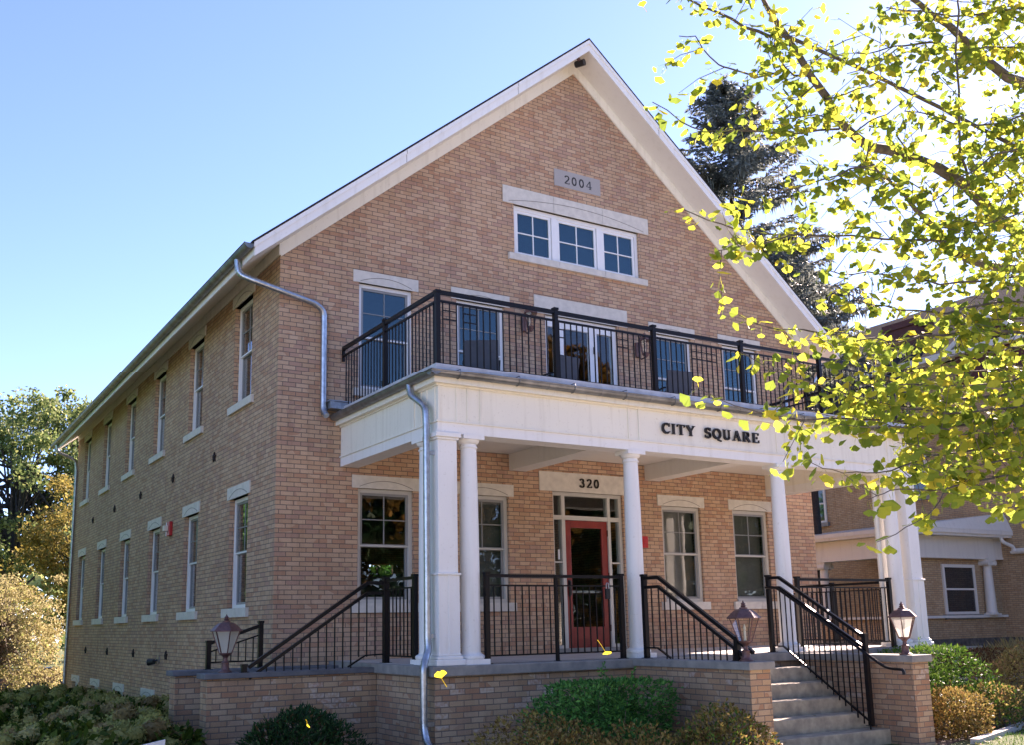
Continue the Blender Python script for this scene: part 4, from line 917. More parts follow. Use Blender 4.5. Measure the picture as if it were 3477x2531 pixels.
shrub('brown_hedge', 'bare brown hedge in shade before the neighbouring house', (14.9, -.9, -1.3), (2.0, .8, .62), 7000, .07, M_brownleaf, 15, flat=.85, asp=.4)
shrub('ornamental_grass', 'drooping yellow-brown grass clump below the far house', (24.2, 4.0, -1.5), (1.6, .7, .5), 2500, .35, M_tantree, 16, upright=1.2, asp=.08, twigs=0, cat='grass clump')

def petals(F, c, r, rnd, n=70, s=.035):
    nb_ = 9
    for i in range(nb_):      # solid core so the head reads as a ball
        for j in range(14):
            pa = [Vector((math.sin(math.pi * a / nb_) * math.cos(math.pi * 2 * b / 14), math.sin(math.pi * a / nb_) * math.sin(math.pi * 2 * b / 14), math.cos(math.pi * a / nb_))) * r * .86 + c for a, b in ((i + .02, j), (i + 1, j), (i + 1, j + 1), (i + .02, j + 1))]
            k = len(F.v); F.v += [q[:] for q in pa]; F.f.append((k, k + 1, k + 2, k + 3)); F.mi.append(0)
    for i in range(n):
        v = rv(rnd); p = c + v * r * rnd.uniform(.86, 1.04); d = (rv(rnd) + v * .25).normalized(); F.kite(p, d, v, s * rnd.uniform(.7, 1.3), s * .9, .004)
hyd = [('leftmost hydrangea bush with greenish flower heads at the lower left corner', -3.2, -2.4, .8, .58), ('hydrangea bush with browned flower heads beside the rear side-step wall', -2.15, -1.5, .6, .52), ('dark green hydrangea bush right against the rear side-step wall', -1.95, -.35, .42, .55),
       ('hydrangea bush with pale heads below the third basement window from the back', -.95, 3.4, .8, .46), ('tall dull hydrangea bush below the farther basement windows', -1.15, 6.9, .8, .36), ('hydrangea bush at the left edge behind the greenish one', -2.7, 2.2, .95, .56), ('hydrangea bush nearest the rear corner downspout', -1.2, 11.5, .95, .34), ('hydrangea bush in the middle of the bed with tan flower heads', -2.2, .6, .8, .56), ('far hydrangea bush at the back end of the bed', -2.3, 8.0, 1.0, .5)]
hyd = [(a, b, c, d, e * .9) for a, b, c, d, e in hyd]
for k, (lab, x, y, r, h) in enumerate(hyd):
    rnd = random.Random(40 + k)
    t = shrub('hydrangea_shrub', lab, (x, y, G + h * .55), (r, r, h * .62), 1500, .12, M_hydleaf, 60 + k, 'hydrangea bushes along the side wall', asp=.62, twigs=14)
    heads = []
    for v in range(2):
        F = FB(); petals(F, Vector((0, 0, 0)), .13, rnd, 260, .042); me = F.build('flower_head', M_hydflower if v == 0 else M_hydbrown, None); heads.append(me)
    placed = []
    for i in range(400):
        v = rv(rnd); v.z = abs(v.z) * .95 + .05; v.normalize(); p = Vector((x + v.x * r * 1.08, y + v.y * r * 1.08, G + h * .55 + v.z * h * .72))
        if any((p - q).length < .235 for q in placed) or p.z < G + .12: continue
        placed.append(p)
        if len(placed) > 24: break
        src = heads[0] if rnd.random() < (.35 if k in (1, 7) else .75) else heads[1]; o = src.copy(); COL.objects.link(o); o.parent = t; o.matrix_parent_inverse = Matrix.Translation(-t.location); o.location = p
        s = rnd.uniform(.75, 1.2); o.scale = (s, s, s * .85); o.rotation_euler = (rnd.uniform(-.5, .5), rnd.uniform(-.5, .5), rnd.uniform(0, 6))
    for h_ in heads: bpy.data.objects.remove(h_)

def limb_tree(name, label, base, height, crown_c, crown_r, mat, seed, n_cl=60, per=60, ls=.22, cl_r=.8, cat='tree', group=None, trunk_r=.25, bark=None, mats=None, mixp=0.0, kind=None):
    rnd = random.Random(seed); t = thing(name, label, cat, base, group); base = Vector(base); cc = Vector(crown_c); M = MB(); F = FB()
    top = Vector((cc.x, cc.y, cc.z + crown_r[2] * .5)); M.tube([base - Vector((0, 0, .3)), base.lerp(top, .3) + rv(rnd) * .2, base.lerp(top, .65) + rv(rnd) * .3, top], [trunk_r, trunk_r * .75, trunk_r * .45, trunk_r * .1], 9)
    lf = lump(rnd, 6)
    for i in range(n_cl):
        v = rv(rnd); k = rnd.uniform(.45, 1.0) ** .6 * lf(v); p = cc + Vector((v.x * crown_r[0], v.y * crown_r[1], v.z * crown_r[2])) * k
        s = base.lerp(top, min(.95, max(.3, rnd.uniform(.35, .9)))); M.tube([s, s.lerp(p, .5) + Vector((0, 0, .15 * crown_r[2] * rnd.random())), p], [trunk_r * .22, trunk_r * .12, trunk_r * .03], 5)
        mi = 1 if rnd.random() < mixp else 0; R0 = cl_r * rnd.uniform(.6, 1.3)
        for j in range(int(per * rnd.uniform(.6, 1.4))):
            u = rv(rnd); q = p + Vector((u.x, u.y, u.z * .7)) * R0 * rnd.random() ** .45; s_ = ls * rnd.uniform(.6, 1.3); F.kite(q, (rv(rnd) + Vector((0, 0, -.3))).normalized(), rv(rnd), s_, s_ * .7, 0, mi)
    M.build('trunk', bark or M_darkbark, t, smooth=60); F.build('crown', [mat] + ([mats] if mats else []), t); return t
limb_tree('green_tree', 'tall green tree at the left behind the rear corner', (1.2, 46, -3.05), 16, (1.6, 49, 7.8), (6.2, 6, 5.9), M_greentree, 21, 150, 170, .22, 1.05, trunk_r=.4)
limb_tree('green_tree', 'green tree top showing just above the left end of the eave', (5.6, 49, -3.05), 16, (4.7, 49, 10.3), (3.2, 3.2, 4.2), M_greentree, 22, 70, 150, .22, .9, trunk_r=.3)
limb_tree('maple_tree', 'golden yellow maple beside the far downspout', (3.2, 35, -3.05), 9, (3.3, 35.2, 2.9), (2.4, 2.6, 3.6), M_yellowtree, 23, 110, 150, .17, .75, trunk_r=.22, mats=M_greentree, mixp=.15)
limb_tree('maple_tree', 'golden and green maple at the far left edge', (-3.2, 38, -3.05), 8, (-2.4, 38, 1.0), (2.4, 2.4, 3.0), M_yellowtree, 24, 80, 130, .17, .75, trunk_r=.2, mats=M_greentree, mixp=.45)
limb_tree('green_tree', 'leafy tree behind the building, glimpsed through the lower left front window', (14.2, 27, -2.6), 7, (14.2, 27, 1.8), (3.4, 2.5, 3.8), M_yew, 27, 110, 110, .3, .9, mats=M_hedge, mixp=.25)
limb_tree('ornamental_tree', 'rounded tan tree with thinning leaves left of the building', (-1.7, 20.2, -2.4), 3.6, (-1.6, 20.2, -.05), (1.8, 1.7, 1.8), M_tantree, 25, 240, 62, .08, .33, trunk_r=.12, bark=M_twig)
# far wood that closes the horizon
rnd = random.Random(5); F = FB()
for i in range(9000):
    x = rnd.uniform(-150, 220); y = 95 + rnd.uniform(0, 12); h = 5 + 3.5 * math.sin(x * .11) + 2 * math.sin(x * .37 + 1) ; z = -4 + (h + 4) * rnd.random() ** .8; F.kite(Vector((x, y, z)), rv(rnd), rv(rnd), rnd.uniform(1.2, 2.6), 1.4)
tag(F.build('far_wood', M_greentree), 'distant mass of trees beyond the houses', 'trees', kind='stuff')
# trees across the street, seen only as reflections in the window glass
F = FB(); rnd = random.Random(8)
for (x, y, z, r) in ((4, -34, 4, 5), (11, -36, 5, 5), (18, -34, 4.5, 5.0), (25, -36, 5, 5), (38, -35, 4.5, 6), (46, -34, 5, 6), (-6, -36, 5, 6), (55, -35, 5, 6), (31.5, -35, 11.5, 5.5), (31, -34, 3, 5), (66, -36, 5, 7), (-16, -35, 5, 6)):
    for c in range(75):
        v = rv(rnd) * r * rnd.random() ** .4
        for j in range(240 if z > 10 else 110): F.kite(Vector((x, y, z)) + v + rv(rnd) * .9, rv(rnd), rv(rnd), .42, .36, 0, 0 if z > 10 or (8 < x < 45 and c % 3 == 0) else 1)
tag(F.build('street_trees', [M_farleaf, M_juniper]), 'autumn trees mirrored in the door and window glass', 'trees', kind='stuff')
F = FB()
for k in range(11):
    x, y = -11.5 - 2 * rnd.random() - k * .25, 4 + k * 5.5
    for c in range(60):
        v = rv(rnd); v = Vector((v.x * 2.6, v.y * 4, v.z * 6.5)) * rnd.random() ** .4
        for j in range(36): F.kite(Vector((x, y, 4.5)) + v + rv(rnd) * .8, rv(rnd), rv(rnd), .6, .5)
tag(F.build('side_trees', M_yew), 'row of trees left of the lot mirrored in the side windows', 'trees', kind='stuff')

# spruces
def spruce(label, base, height, rad, seed, z_from=.12, dens=1.0):
    rnd = random.Random(seed); t = thing('spruce_tree', label, 'tree', base, 'spruces behind the building'); base = Vector(base); M = MB(); F = FB()
    M.tube([base, base + Vector((0, 0, height * .5)), base + Vector((0, 0, height))], [.28, .17, .02], 9); z = height * z_from
    while z < height - .15:
        f = 1 - z / height; Lr = min(rad * (f ** .72) * 1.05 + .1, 4.9); nbr = 6 + int(4 * f)
        for k in range(nbr):
            a = rnd.uniform(0, 6.283); ln = Lr * rnd.uniform(.7, 1.1); d = Vector((math.cos(a), math.sin(a), 0)); dr = -.18 - .25 * f + .1 * rnd.random(); s = base + Vector((0, 0, z + rnd.uniform(-.15, .15)))
            pts = [s + d * ln * u + Vector((0, 0, dr * ln * u * 1.6 + .55 * ln * abs(dr) * 1.9 * u * u + (.25 * ln * u if f < .25 else 0))) for u in (0, .35, .7, 1)]
            M.tube(pts, [.035 * f + .008, .02 * f + .006, .012, .004], 4, cap=False); nn = int(ln / .13 * dens) + 3
            for i in range(nn):
                u = .12 + .88 * i / nn; w = u * 3; j = min(2, int(w)); p = pts[j].lerp(pts[j + 1], w - j); sd = d.cross(Vector((0, 0, 1)))
                for sgn in (-1, 1):
                    bl = (.42 * (1 - u * .6) * min(1.0, .35 + ln * .35)) * rnd.uniform(.6, 1.2); dd = (sd * sgn * .9 + d * .55 + Vector((0, 0, -.25 - .45 * f * rnd.random()))).normalized()
                    for q in range(5):
                        pq = p + dd * bl * q / 5; F.kite(pq, (dd + rv(rnd) * .55).normalized(), rv(rnd), .2 * rnd.uniform(.7, 1.3), .075)
                    if f > .2 and rnd.random() < .6: F.kite(p + dd * bl * rnd.random(), Vector((rnd.uniform(-.2, .2), rnd.uniform(-.2, .2), -1)).normalized(), rv(rnd), rnd.uniform(.2, .5), .06)
                F.kite(p, (d + rv(rnd) * .5 + Vector((0, 0, .2))).normalized(), rv(rnd), .2, .06)
        z += .26 + .12 * f
    for i in range(40): F.kite(base + Vector((rnd.uniform(-.1, .1), rnd.uniform(-.1, .1), height - rnd.random() * .8)), (rv(rnd) + Vector((0, 0, .6))).normalized(), rv(rnd), .2, .05)
    M.build('trunk', M_darkbark, t, smooth=60); F.build('crown', M_spruce, t)
spruce('tall blue-grey spruce rising behind the right gable slope', (18.3, 8.3, -2), 20.1, 7.3, 31, z_from=.44)
spruce('second lower spruce top beside the tall one, behind the ginkgo leaves', (23.3, 10.2, -2), 15.2, 5.0, 32, z_from=.55, dens=.9)
LK, SK = 2.3, 2.1
GINKGO=[
([(3.326, -10.013, 2.633), (2.69, -9.902, 2.92), (2.11, -9.833, 3.245), (1.547, -9.739, 3.405), (1.14, -9.702, 3.395), (0.798, -9.728, 3.496), (0.465, -9.788, 3.724), (0.16, -9.855, 3.912), (-0.099, -9.93, 4.002), (-0.266, -10.042, 4.012)], 0.055, 0.012, 6, 3.5),
([(-0.027, -10.014, 3.766), (-0.201, -10.016, 3.711), (-0.416, -10.005, 3.714), (-0.629, -10.003, 3.748), (-0.856, -9.989, 3.769), (-0.99, -10.021, 3.742)], 0.013, 0.005, 10, 2.5),
([(-0.049, -9.95, 3.533), (-0.216, -9.914, 3.465), (-0.428, -9.87, 3.49), (-0.535, -9.882, 3.478), (-0.677, -9.89, 3.545), (-0.766, -9.925, 3.586), (-0.896, -9.917, 3.55)], 0.007, 0.003, 9, 1.5),
([(3.737, -10.075, 3.964), (2.872, -9.953, 4.279), (2.394, -9.993, 4.264), (1.882, -10.038, 4.362), (1.454, -10.109, 4.35), (1.038, -10.188, 4.339)], 0.05, 0.016, 5, 4),
([(1.542, -10.197, 2.973), (1.424, -10.232, 3.19), (1.339, -10.329, 3.602), (1.251, -10.447, 4.118), (1.192, -10.491, 4.21)], 0.011, 0.006, 9, 3),
([(3.426, -10.073, 2.631), (2.702, -9.908, 2.636), (2.245, -9.893, 2.59), (1.725, -9.864, 2.649), (1.421, -9.967, 2.721), (1.104, -10.056, 2.759), (0.726, -10.123, 2.874), (0.459, -10.23, 2.858)], 0.04, 0.008, 8, 3.5),
([(1.166, -10.218, 2.476), (0.88, -10.159, 2.455), (0.445, -10.015, 2.455), (0.063, -9.897, 2.429), (-0.212, -9.845, 2.407), (-0.433, -9.828, 2.394), (-0.651, -9.819, 2.414), (-0.876, -9.81, 2.453)], 0.009, 0.003, 14, 3),
([(-0.013, -9.962, 2.391), (-0.256, -9.954, 2.299), (-0.495, -9.953, 2.231), (-0.717, -9.96, 2.153)], 0.006, 0.003, 14, 3),
([(0.323, -10.093, 3.152), (0.01, -10.007, 3.08), (-0.314, -9.925, 3.055), (-0.648, -9.832, 3.012), (-0.844, -9.834, 3.022), (-1.07, -9.833, 3.095)], 0.008, 0.003, 12, 1.5),
([(1.371, -10.208, 4.051), (1.012, -10.164, 3.931), (0.717, -10.156, 3.804), (0.458, -10.176, 3.708)], 0.009, 0.003, 9, 2),
([(0.86, -10.21, 3.839), (0.63, -10.208, 3.65), (0.339, -10.181, 3.514)], 0.005, 0.003, 6, 1.5),
([(2.616, -10.474, 4.547), (2.128, -10.425, 4.446), (1.623, -10.348, 4.267), (1.094, -10.274, 4.166), (0.692, -10.275, 4.061)], 0.012, 0.004, 12, 4),
([(2.834, -10.328, 4.358), (2.315, -10.288, 4.253), (1.833, -10.264, 4.119), (1.448, -10.281, 3.894), (1.077, -10.301, 3.651)], 0.01, 0.004, 12, 4),
([(2.677, -10.346, 3.785), (2.192, -10.292, 3.653), (1.687, -10.214, 3.472), (1.207, -10.185, 3.444), (0.853, -10.221, 3.361)], 0.01, 0.004, 12, 4),
([(2.501, -10.404, 3.447), (2.046, -10.342, 3.335), (1.677, -10.327, 3.196), (1.294, -10.277, 2.939), (0.973, -10.27, 2.702)], 0.01, 0.004, 11, 3.5),
([(2.549, -10.018, 3.178), (2.237, -10.054, 3.301), (1.95, -10.11, 3.443), (1.845, -10.283, 3.622)], 0.009, 0.004, 13, 4),
([(2.44, -10.377, 2.943), (1.989, -10.317, 2.83), (1.57, -10.267, 2.669), (1.226, -10.291, 2.643)], 0.008, 0.004, 11, 3),
([(0.459, -10.232, 2.87), (0.25, -10.211, 2.805), (0.029, -10.173, 2.697), (-0.188, -10.14, 2.602), (-0.448, -10.084, 2.52)], 0.008, 0.003, 13, 2.5),
([(0.536, -10.259, 2.776), (0.393, -10.258, 2.621), (0.287, -10.289, 2.513)], 0.005, 0.003, 9, 1.5),
([(0.137, -10.055, 3.494), (-0.022, -10.042, 3.468), (-0.165, -10.058, 3.533), (-0.258, -10.105, 3.594), (-0.313, -10.181, 3.686)], 0.007, 0.003, 16, 3.5),
([(0.085, -10.121, 3.395), (-0.057, -10.085, 3.259), (-0.18, -10.068, 3.159), (-0.265, -10.081, 3.093)], 0.006, 0.003, 14, 3.5),
([(0.319, -10.1, 3.199), (0.075, -10.108, 3.183), (-0.142, -10.117, 3.097), (-0.363, -10.12, 3.001)], 0.006, 0.003, 13, 3),
([(0.231, -10.078, 3.341), (0.297, -10.199, 3.351), (0.361, -10.319, 3.36), (0.382, -10.414, 3.369)], 0.006, 0.003, 15, 3.5),
([(0.472, -10.064, 3.151), (0.514, -10.182, 3.212), (0.558, -10.29, 3.224), (0.596, -10.405, 3.281)], 0.006, 0.003, 15, 4),
([(0.581, -10.114, 3.078), (0.487, -10.146, 2.938), (0.332, -10.146, 2.826), (0.177, -10.15, 2.727)], 0.006, 0.003, 14, 3),
([(0.899, -10.183, 3.059), (0.783, -10.196, 3.169), (0.775, -10.266, 3.24)], 0.006, 0.003, 14, 4),
([(0.13, -10.068, 3.576), (0.205, -10.192, 3.663), (0.311, -10.324, 3.701)], 0.005, 0.003, 12, 2.5),
([(1.621, -10.135, 3.016), (1.766, -10.207, 3.13), (1.891, -10.263, 3.219), (2.046, -10.342, 3.335)], 0.007, 0.003, 13, 4),
([(1.019, -10.156, 2.599), (1.322, -10.22, 2.597), (1.634, -10.281, 2.556), (1.916, -10.324, 2.514)], 0.006, 0.003, 13, 4),
([(2.291, -10.221, 3.187), (2.056, -10.211, 3.067), (1.874, -10.22, 2.884), (1.717, -10.245, 2.706)], 0.006, 0.003, 13, 4),
([(0.619, -10.2, 2.819), (0.714, -10.291, 2.791), (0.835, -10.379, 2.681), (0.856, -10.401, 2.539)], 0.005, 0.003, 12, 2),
([(2.161, -10.393, 4.342), (1.895, -10.394, 4.359), (1.6, -10.372, 4.347), (1.316, -10.344, 4.283)], 0.007, 0.003, 13, 4),
([(2.721, -10.236, 4.249), (2.471, -10.237, 4.221), (2.215, -10.258, 4.299), (1.992, -10.285, 4.319)], 0.007, 0.003, 13, 4),
([(1.906, -10.478, 1.611), (1.583, -10.416, 1.587), (1.221, -10.326, 1.543), (0.932, -10.29, 1.539), (0.696, -10.28, 1.513), (0.421, -10.247, 1.488), (0.19, -10.253, 1.52)], 0.008, 0.003, 10, 2),
([(1.622, -10.611, 1.373), (1.306, -10.558, 1.372), (0.957, -10.471, 1.301), (0.639, -10.404, 1.241), (0.369, -10.371, 1.201), (0.102, -10.346, 1.19), (-0.119, -10.354, 1.205), (-0.296, -10.388, 1.218), (-0.471, -10.426, 1.238), (-0.688, -10.438, 1.258)], 0.012, 0.004, 14, 2.2),
([(-0.688, -10.438, 1.258), (-0.854, -10.432, 1.285), (-1.053, -10.417, 1.362)], 0.004, 0.002, 2.5, 0),
([(1.436, -10.692, 1.169), (1.108, -10.653, 1.157), (0.749, -10.584, 1.097), (0.378, -10.514, 1.067), (0.016, -10.458, 1.073), (-0.295, -10.428, 1.06), (-0.557, -10.424, 1.028), (-0.828, -10.418, 1.013)], 0.012, 0.004, 13, 2.2),
([(-0.828, -10.418, 1.013), (-1.003, -10.382, 1.057), (-1.153, -10.358, 1.091), (-1.302, -10.34, 1.149)], 0.004, 0.002, 5, 0.4),
([(1.231, -10.814, 1.208), (0.944, -10.757, 1.192), (0.705, -10.723, 1.155), (0.371, -10.631, 1.112), (0.041, -10.553, 1.124), (-0.204, -10.529, 1.152), (-0.445, -10.512, 1.195)], 0.009, 0.003, 18, 4),
([(1.24, -10.795, 1.092), (0.938, -10.747, 1.074), (0.686, -10.717, 0.999), (0.416, -10.689, 0.981), (0.11, -10.648, 1.01), (-0.147, -10.628, 0.991), (-0.396, -10.611, 0.972)], 0.008, 0.003, 18, 4),
([(1.348, -10.724, 1.012), (0.999, -10.7, 0.998), (0.623, -10.646, 0.919), (0.318, -10.64, 0.868), (0.022, -10.637, 0.802), (-0.227, -10.662, 0.732)], 0.009, 0.004, 13, 2.5),
([(-0.227, -10.662, 0.732), (-0.401, -10.641, 0.711), (-0.574, -10.624, 0.702), (-0.731, -10.622, 0.718), (-0.881, -10.632, 0.774)], 0.004, 0.002, 9, 0.6),
([(0.209, -10.713, 0.849), (0.054, -10.704, 0.876), (-0.083, -10.703, 0.884), (-0.209, -10.705, 0.882)], 0.004, 0.002, 10, 1),
([(1.064, -10.856, 0.772), (0.757, -10.817, 0.74), (0.456, -10.781, 0.708), (0.185, -10.759, 0.659), (-0.043, -10.765, 0.619), (-0.305, -10.759, 0.614), (-0.485, -10.794, 0.575), (-0.662, -10.83, 0.529)], 0.008, 0.002, 13, 1.5),
([(-0.047, -10.866, 0.624), (-0.138, -10.872, 0.541), (-0.243, -10.872, 0.468), (-0.356, -10.873, 0.422)], 0.004, 0.002, 12, 1),
([(-0.356, -10.873, 0.422), (-0.48, -10.845, 0.362), (-0.603, -10.82, 0.32)], 0.003, 0.002, 2, 0),
([(0.878, -10.937, 0.563), (0.552, -10.892, 0.535), (0.345, -10.93, 0.557), (0.144, -10.962, 0.535)], 0.005, 0.002, 13, 1),
([(1.786, -10.575, 1.843), (1.474, -10.507, 1.795), (1.031, -10.364, 1.771), (0.694, -10.281, 1.725), (0.403, -10.217, 1.639), (0.135, -10.193, 1.672), (-0.081, -10.189, 1.654), (-0.294, -10.191, 1.654), (-0.5, -10.191, 1.625), (-0.68, -10.213, 1.623), (-0.866, -10.236, 1.647)], 0.012, 0.002, 12, 1.8),
([(0.352, -10.371, 1.614), (0.16, -10.347, 1.625), (-0.024, -10.314, 1.579), (-0.208, -10.29, 1.57), (-0.373, -10.276, 1.552)], 0.005, 0.002, 15, 2.5),
([(1.966, -10.506, 2.118), (1.618, -10.449, 2.046), (1.23, -10.371, 1.986), (0.923, -10.336, 1.894), (0.618, -10.317, 1.876), (0.321, -10.305, 1.866), (0.073, -10.322, 1.853), (-0.173, -10.352, 1.896)], 0.01, 0.003, 15, 3),
([(1.952, -10.535, 2.293), (1.617, -10.472, 2.233), (1.243, -10.382, 2.153), (0.901, -10.315, 2.095), (0.561, -10.267, 2.118), (0.277, -10.244, 2.099), (0.045, -10.244, 2.038), (-0.186, -10.256, 2.036)], 0.01, 0.003, 14, 3),
([(1.417, -10.733, 1.41), (1.123, -10.674, 1.41), (0.881, -10.634, 1.351), (0.622, -10.588, 1.313), (0.366, -10.548, 1.294), (0.116, -10.513, 1.284), (-0.067, -10.523, 1.29)], 0.008, 0.003, 16, 3.5),
([(1.054, -10.875, 0.885), (0.775, -10.819, 0.855), (0.541, -10.788, 0.815), (0.309, -10.757, 0.776), (0.127, -10.758, 0.737)], 0.007, 0.003, 14, 2.5),
([(1.796, -10.553, 1.715), (1.467, -10.501, 1.707), (1.21, -10.479, 1.636), (0.945, -10.456, 1.586), (0.702, -10.451, 1.557)], 0.007, 0.003, 13, 2.5),
([(2.174, -10.378, 2.045), (1.787, -10.339, 1.987), (1.503, -10.362, 1.928), (1.157, -10.349, 1.87), (0.866, -10.364, 1.792)], 0.007, 0.003, 12, 2.5),
]
# ---------------------------------------------------------------- ginkgo in the foreground
gk = thing('ginkgo_tree', 'ginkgo tree with backlit yellow-green fan leaves reaching in from the right', 'tree', (5.01, -10.27, G))
rnd = random.Random(77)
def fan(F, p, d, n, s, rnd, stalk=None):
    """fan-shaped ginkgo leaf: p leaf base, d axis, n normal, s radius"""
    side = d.cross(n).normalized(); b = len(F.v); F.v.append(p[:])
    cup = rnd.uniform(-.12, .22); sp = rnd.uniform(50, 68); K = 8
    for k in range(K + 1):
        a = -sp + 2 * sp * k / K; r = s * (1.0 - .10 * abs(a / sp) ** 2 + (-.14 if k == K // 2 else 0) + rnd.uniform(-.04, .04))
        F.v.append((p + d * r * math.cos(R_(a)) + side * r * math.sin(R_(a)) + n * s * (cup * (a / sp) ** 2 + rnd.uniform(-.04, .04)))[:])
    for k in range(K): F.f.append((b, b + 1 + k, b + 2 + k)); F.mi.append(0)
LEAF = FB(); ST = MB(); TW = MB(); nleaf = 0
UPV = Vector((0, 0, 1))
def spur(p, rnd, k, axis):
    global nleaf
    for _ in range(k):
        d = (rv(rnd) * .9 + axis * .3 + Vector((0, 0, -.35))).normalized(); pl = rnd.uniform(.03, .07); e = p + d * pl + Vector((0, 0, -.01))
        d2 = (d + Vector((0, 0, -.35)) + rv(rnd) * .35).normalized(); n = (UPV * .9 + rv(rnd)).normalized(); n = (n - d2 * n.dot(d2)).normalized()
        fan(LEAF, e, d2, n, rnd.choice((.030, .038, .046, .053, .060)) * rnd.uniform(.9, 1.1), rnd); nleaf += 1
        sd_ = d.cross(UPV); sd_ = sd_.normalized() * .0012 if sd_.length > 1e-4 else Vector((.0012, 0, 0)); LEAFST.kite(p, d, sd_.cross(d).normalized(), (e - p).length + .004, .0026)
LEAFST = FB()
def run(pts, r0, r1, dens, side, rnd, depth=0):
    P = [Vector(p) for p in pts]
    if depth == 0 and len(P) > 2:      # natural wobble
        Q = [P[0]]
        for a, b in zip(P, P[1:]):
            m_ = a.lerp(b, .5) + rv(rnd) * (a - b).length * .05; Q += [m_, b]
        P = Q
    n = len(P); TW.tube(P, [r0 + (r1 - r0) * i / (n - 1) for i in range(n)], 7 if r0 > .02 else 5)
    tot = sum((b - a).length for a, b in zip(P, P[1:])); acc = 0.0
    for a, b in zip(P, P[1:]):
        ln = (b - a).length; d = (b - a).normalized(); k = ln * dens * (1.15 - .75 * acc / tot if depth == 0 else 1); m_ = int(k) + (1 if rnd.random() < k - int(k) else 0)
        for _ in range(m_):
            p = a.lerp(b, rnd.random()); o = (rv(rnd)); o = (o - d * o.dot(d)).normalized(); spur(p + o * r0 * .5, rnd, rnd.choice((1, 2, 2, 3)), d)
        if side and depth == 0:
            k = ln * side * (1.15 - .6 * acc / tot); m_ = int(k) + (1 if rnd.random() < k - int(k) else 0)
            for _ in range(m_):
                p = a.lerp(b, rnd.random()); o = rv(rnd); o.z = o.z * .6 + .08; o = (o - d * o.dot(d) * .7).normalized(); dd = (o + d * .45).normalized(); L_ = rnd.uniform(.14, .42)
                q1 = p + dd * L_ * .5 + rv(rnd) * .02; q2 = p + dd * L_ + Vector((0, 0, -.03)) + rv(rnd) * .03
                run([p, q1, q2], .0032, .0015, 15, 0, rnd, 1)
        acc += ln
    if dens: spur(P[-1], rnd, 2, (P[-1] - P[-2]).normalized())
for pts, r0, r1, dens, side in GINKGO: kz = .98 if max(p[2] for p in pts) > 3.4 else 1.0; run(pts, r0, r1, dens * LK * kz, side * SK * kz, rnd)
# trunk and the boughs that carry on beyond the frame
r2 = random.Random(99)
TR = MB(); tb = Vector((5.01, -10.27, G - .1)); tt = Vector((5.2, -10.2, 6.5))
TR.tube([tb, tb + Vector((.02, 0, .35)), tb.lerp(tt, .35) + Vector((-.05, .05, 0)), tb.lerp(tt, .7), tt], [.24, .17, .15, .10, .02], 14)
for pts, r0, r1, dens, side in GINKGO:
    if r0 >= .04 or (abs(pts[0][2]) < 9 and r0 >= .012):
        e = Vector(pts[0]); zz = min(5.5, max(.6, e.z - .5)); s = Vector((5.02 + zz * .02, -10.25, zz)); run([s, s.lerp(e, .35) + Vector((0, 0, -.05)), s.lerp(e, .7), e], r0 * 1.4, r0, 5, 2.2, r2)
for i in range(14):
    a = r2.uniform(-2.0, -.7); z = r2.uniform(1.2, 6); s = Vector((5.05, -10.25, z)); d = Vector((math.cos(a), math.sin(a), r2.uniform(.1, .6))); ln = r2.uniform(1.2, 2.6) * (1.15 - z / 9)
    run([s, s + d * ln * .5, s + d * ln], .03, .006, 9, 3.0, r2)
TR.build('trunk', M_bark, gk, smooth=60); TW.build('branches', M_bark, gk, smooth=60); LEAF.build('crown', M_ginkgo, gk); LEAFST.build('leaf_stalks', M_ginkgo, gk)
print('GINKGO LEAVES', nleaf)
# leaves drifting down through the air
def falling(label, p, d, n, s, stalk):
    F = FB(); r_ = random.Random(int(abs(p[0]) * 1000)); p = Vector(p); d = Vector(d).normalized(); n = Vector(n); n = (n - d * n.dot(d)).normalized(); fan(F, p, d, n, s, r_)
    e = p - Vector(stalk).normalized() * 0 + Vector(stalk); M = MB(); M.tube([p, p.lerp(e, .5) + n * .004, e], [.0016, .0014, .0022], 5)
    for f_ in M.f: F.f.append(tuple(i + len(F.v) for i in f_))
    F.v += M.v; o = F.build('falling_leaf', M_yellowleaf); tag(o, label, 'leaf', 'falling ginkgo leaves'); return o
cx = Vector((.857, -.515, -.017)); cu = Vector((-.079, -.165, .983)); cf = Vector((.509, .841, .182))
falling('bright yellow fan leaf falling before the porch edge by the downspout', (-2.393, -9.484, -.325), cu * .9 - cx * .25, cf * -1 + cu * .3, .042, -cu * .045 + cx * .028)
falling('pale yellow leaf tumbling in front of the porch railing below the red door', (-.864, -8.88, -.24), cx * .5 - cu * .45 + cf * .5, cf * .55 + cu * .9, .045, cu * .075 - cx * .05)
falling('dull yellow leaf falling over the dark evergreen bush', (-2.097, -6.831, -.757), -cu * .8 + cx * .5, cx * .9 + cf * .4, .04, cu * .03 - cx * .01)
falling('single yellow leaf against the top of the spruce', (-.875, -10.188, 3.08), cu, -cf + cx * .2, .045, -cu * .02)
falling('lone yellow leaf high in the blue sky left of the ginkgo', (-1.225, -9.972, 3.61), cu - cx * .4, -cf + cu * .2, .04, -cu * .03 + cx * .02)
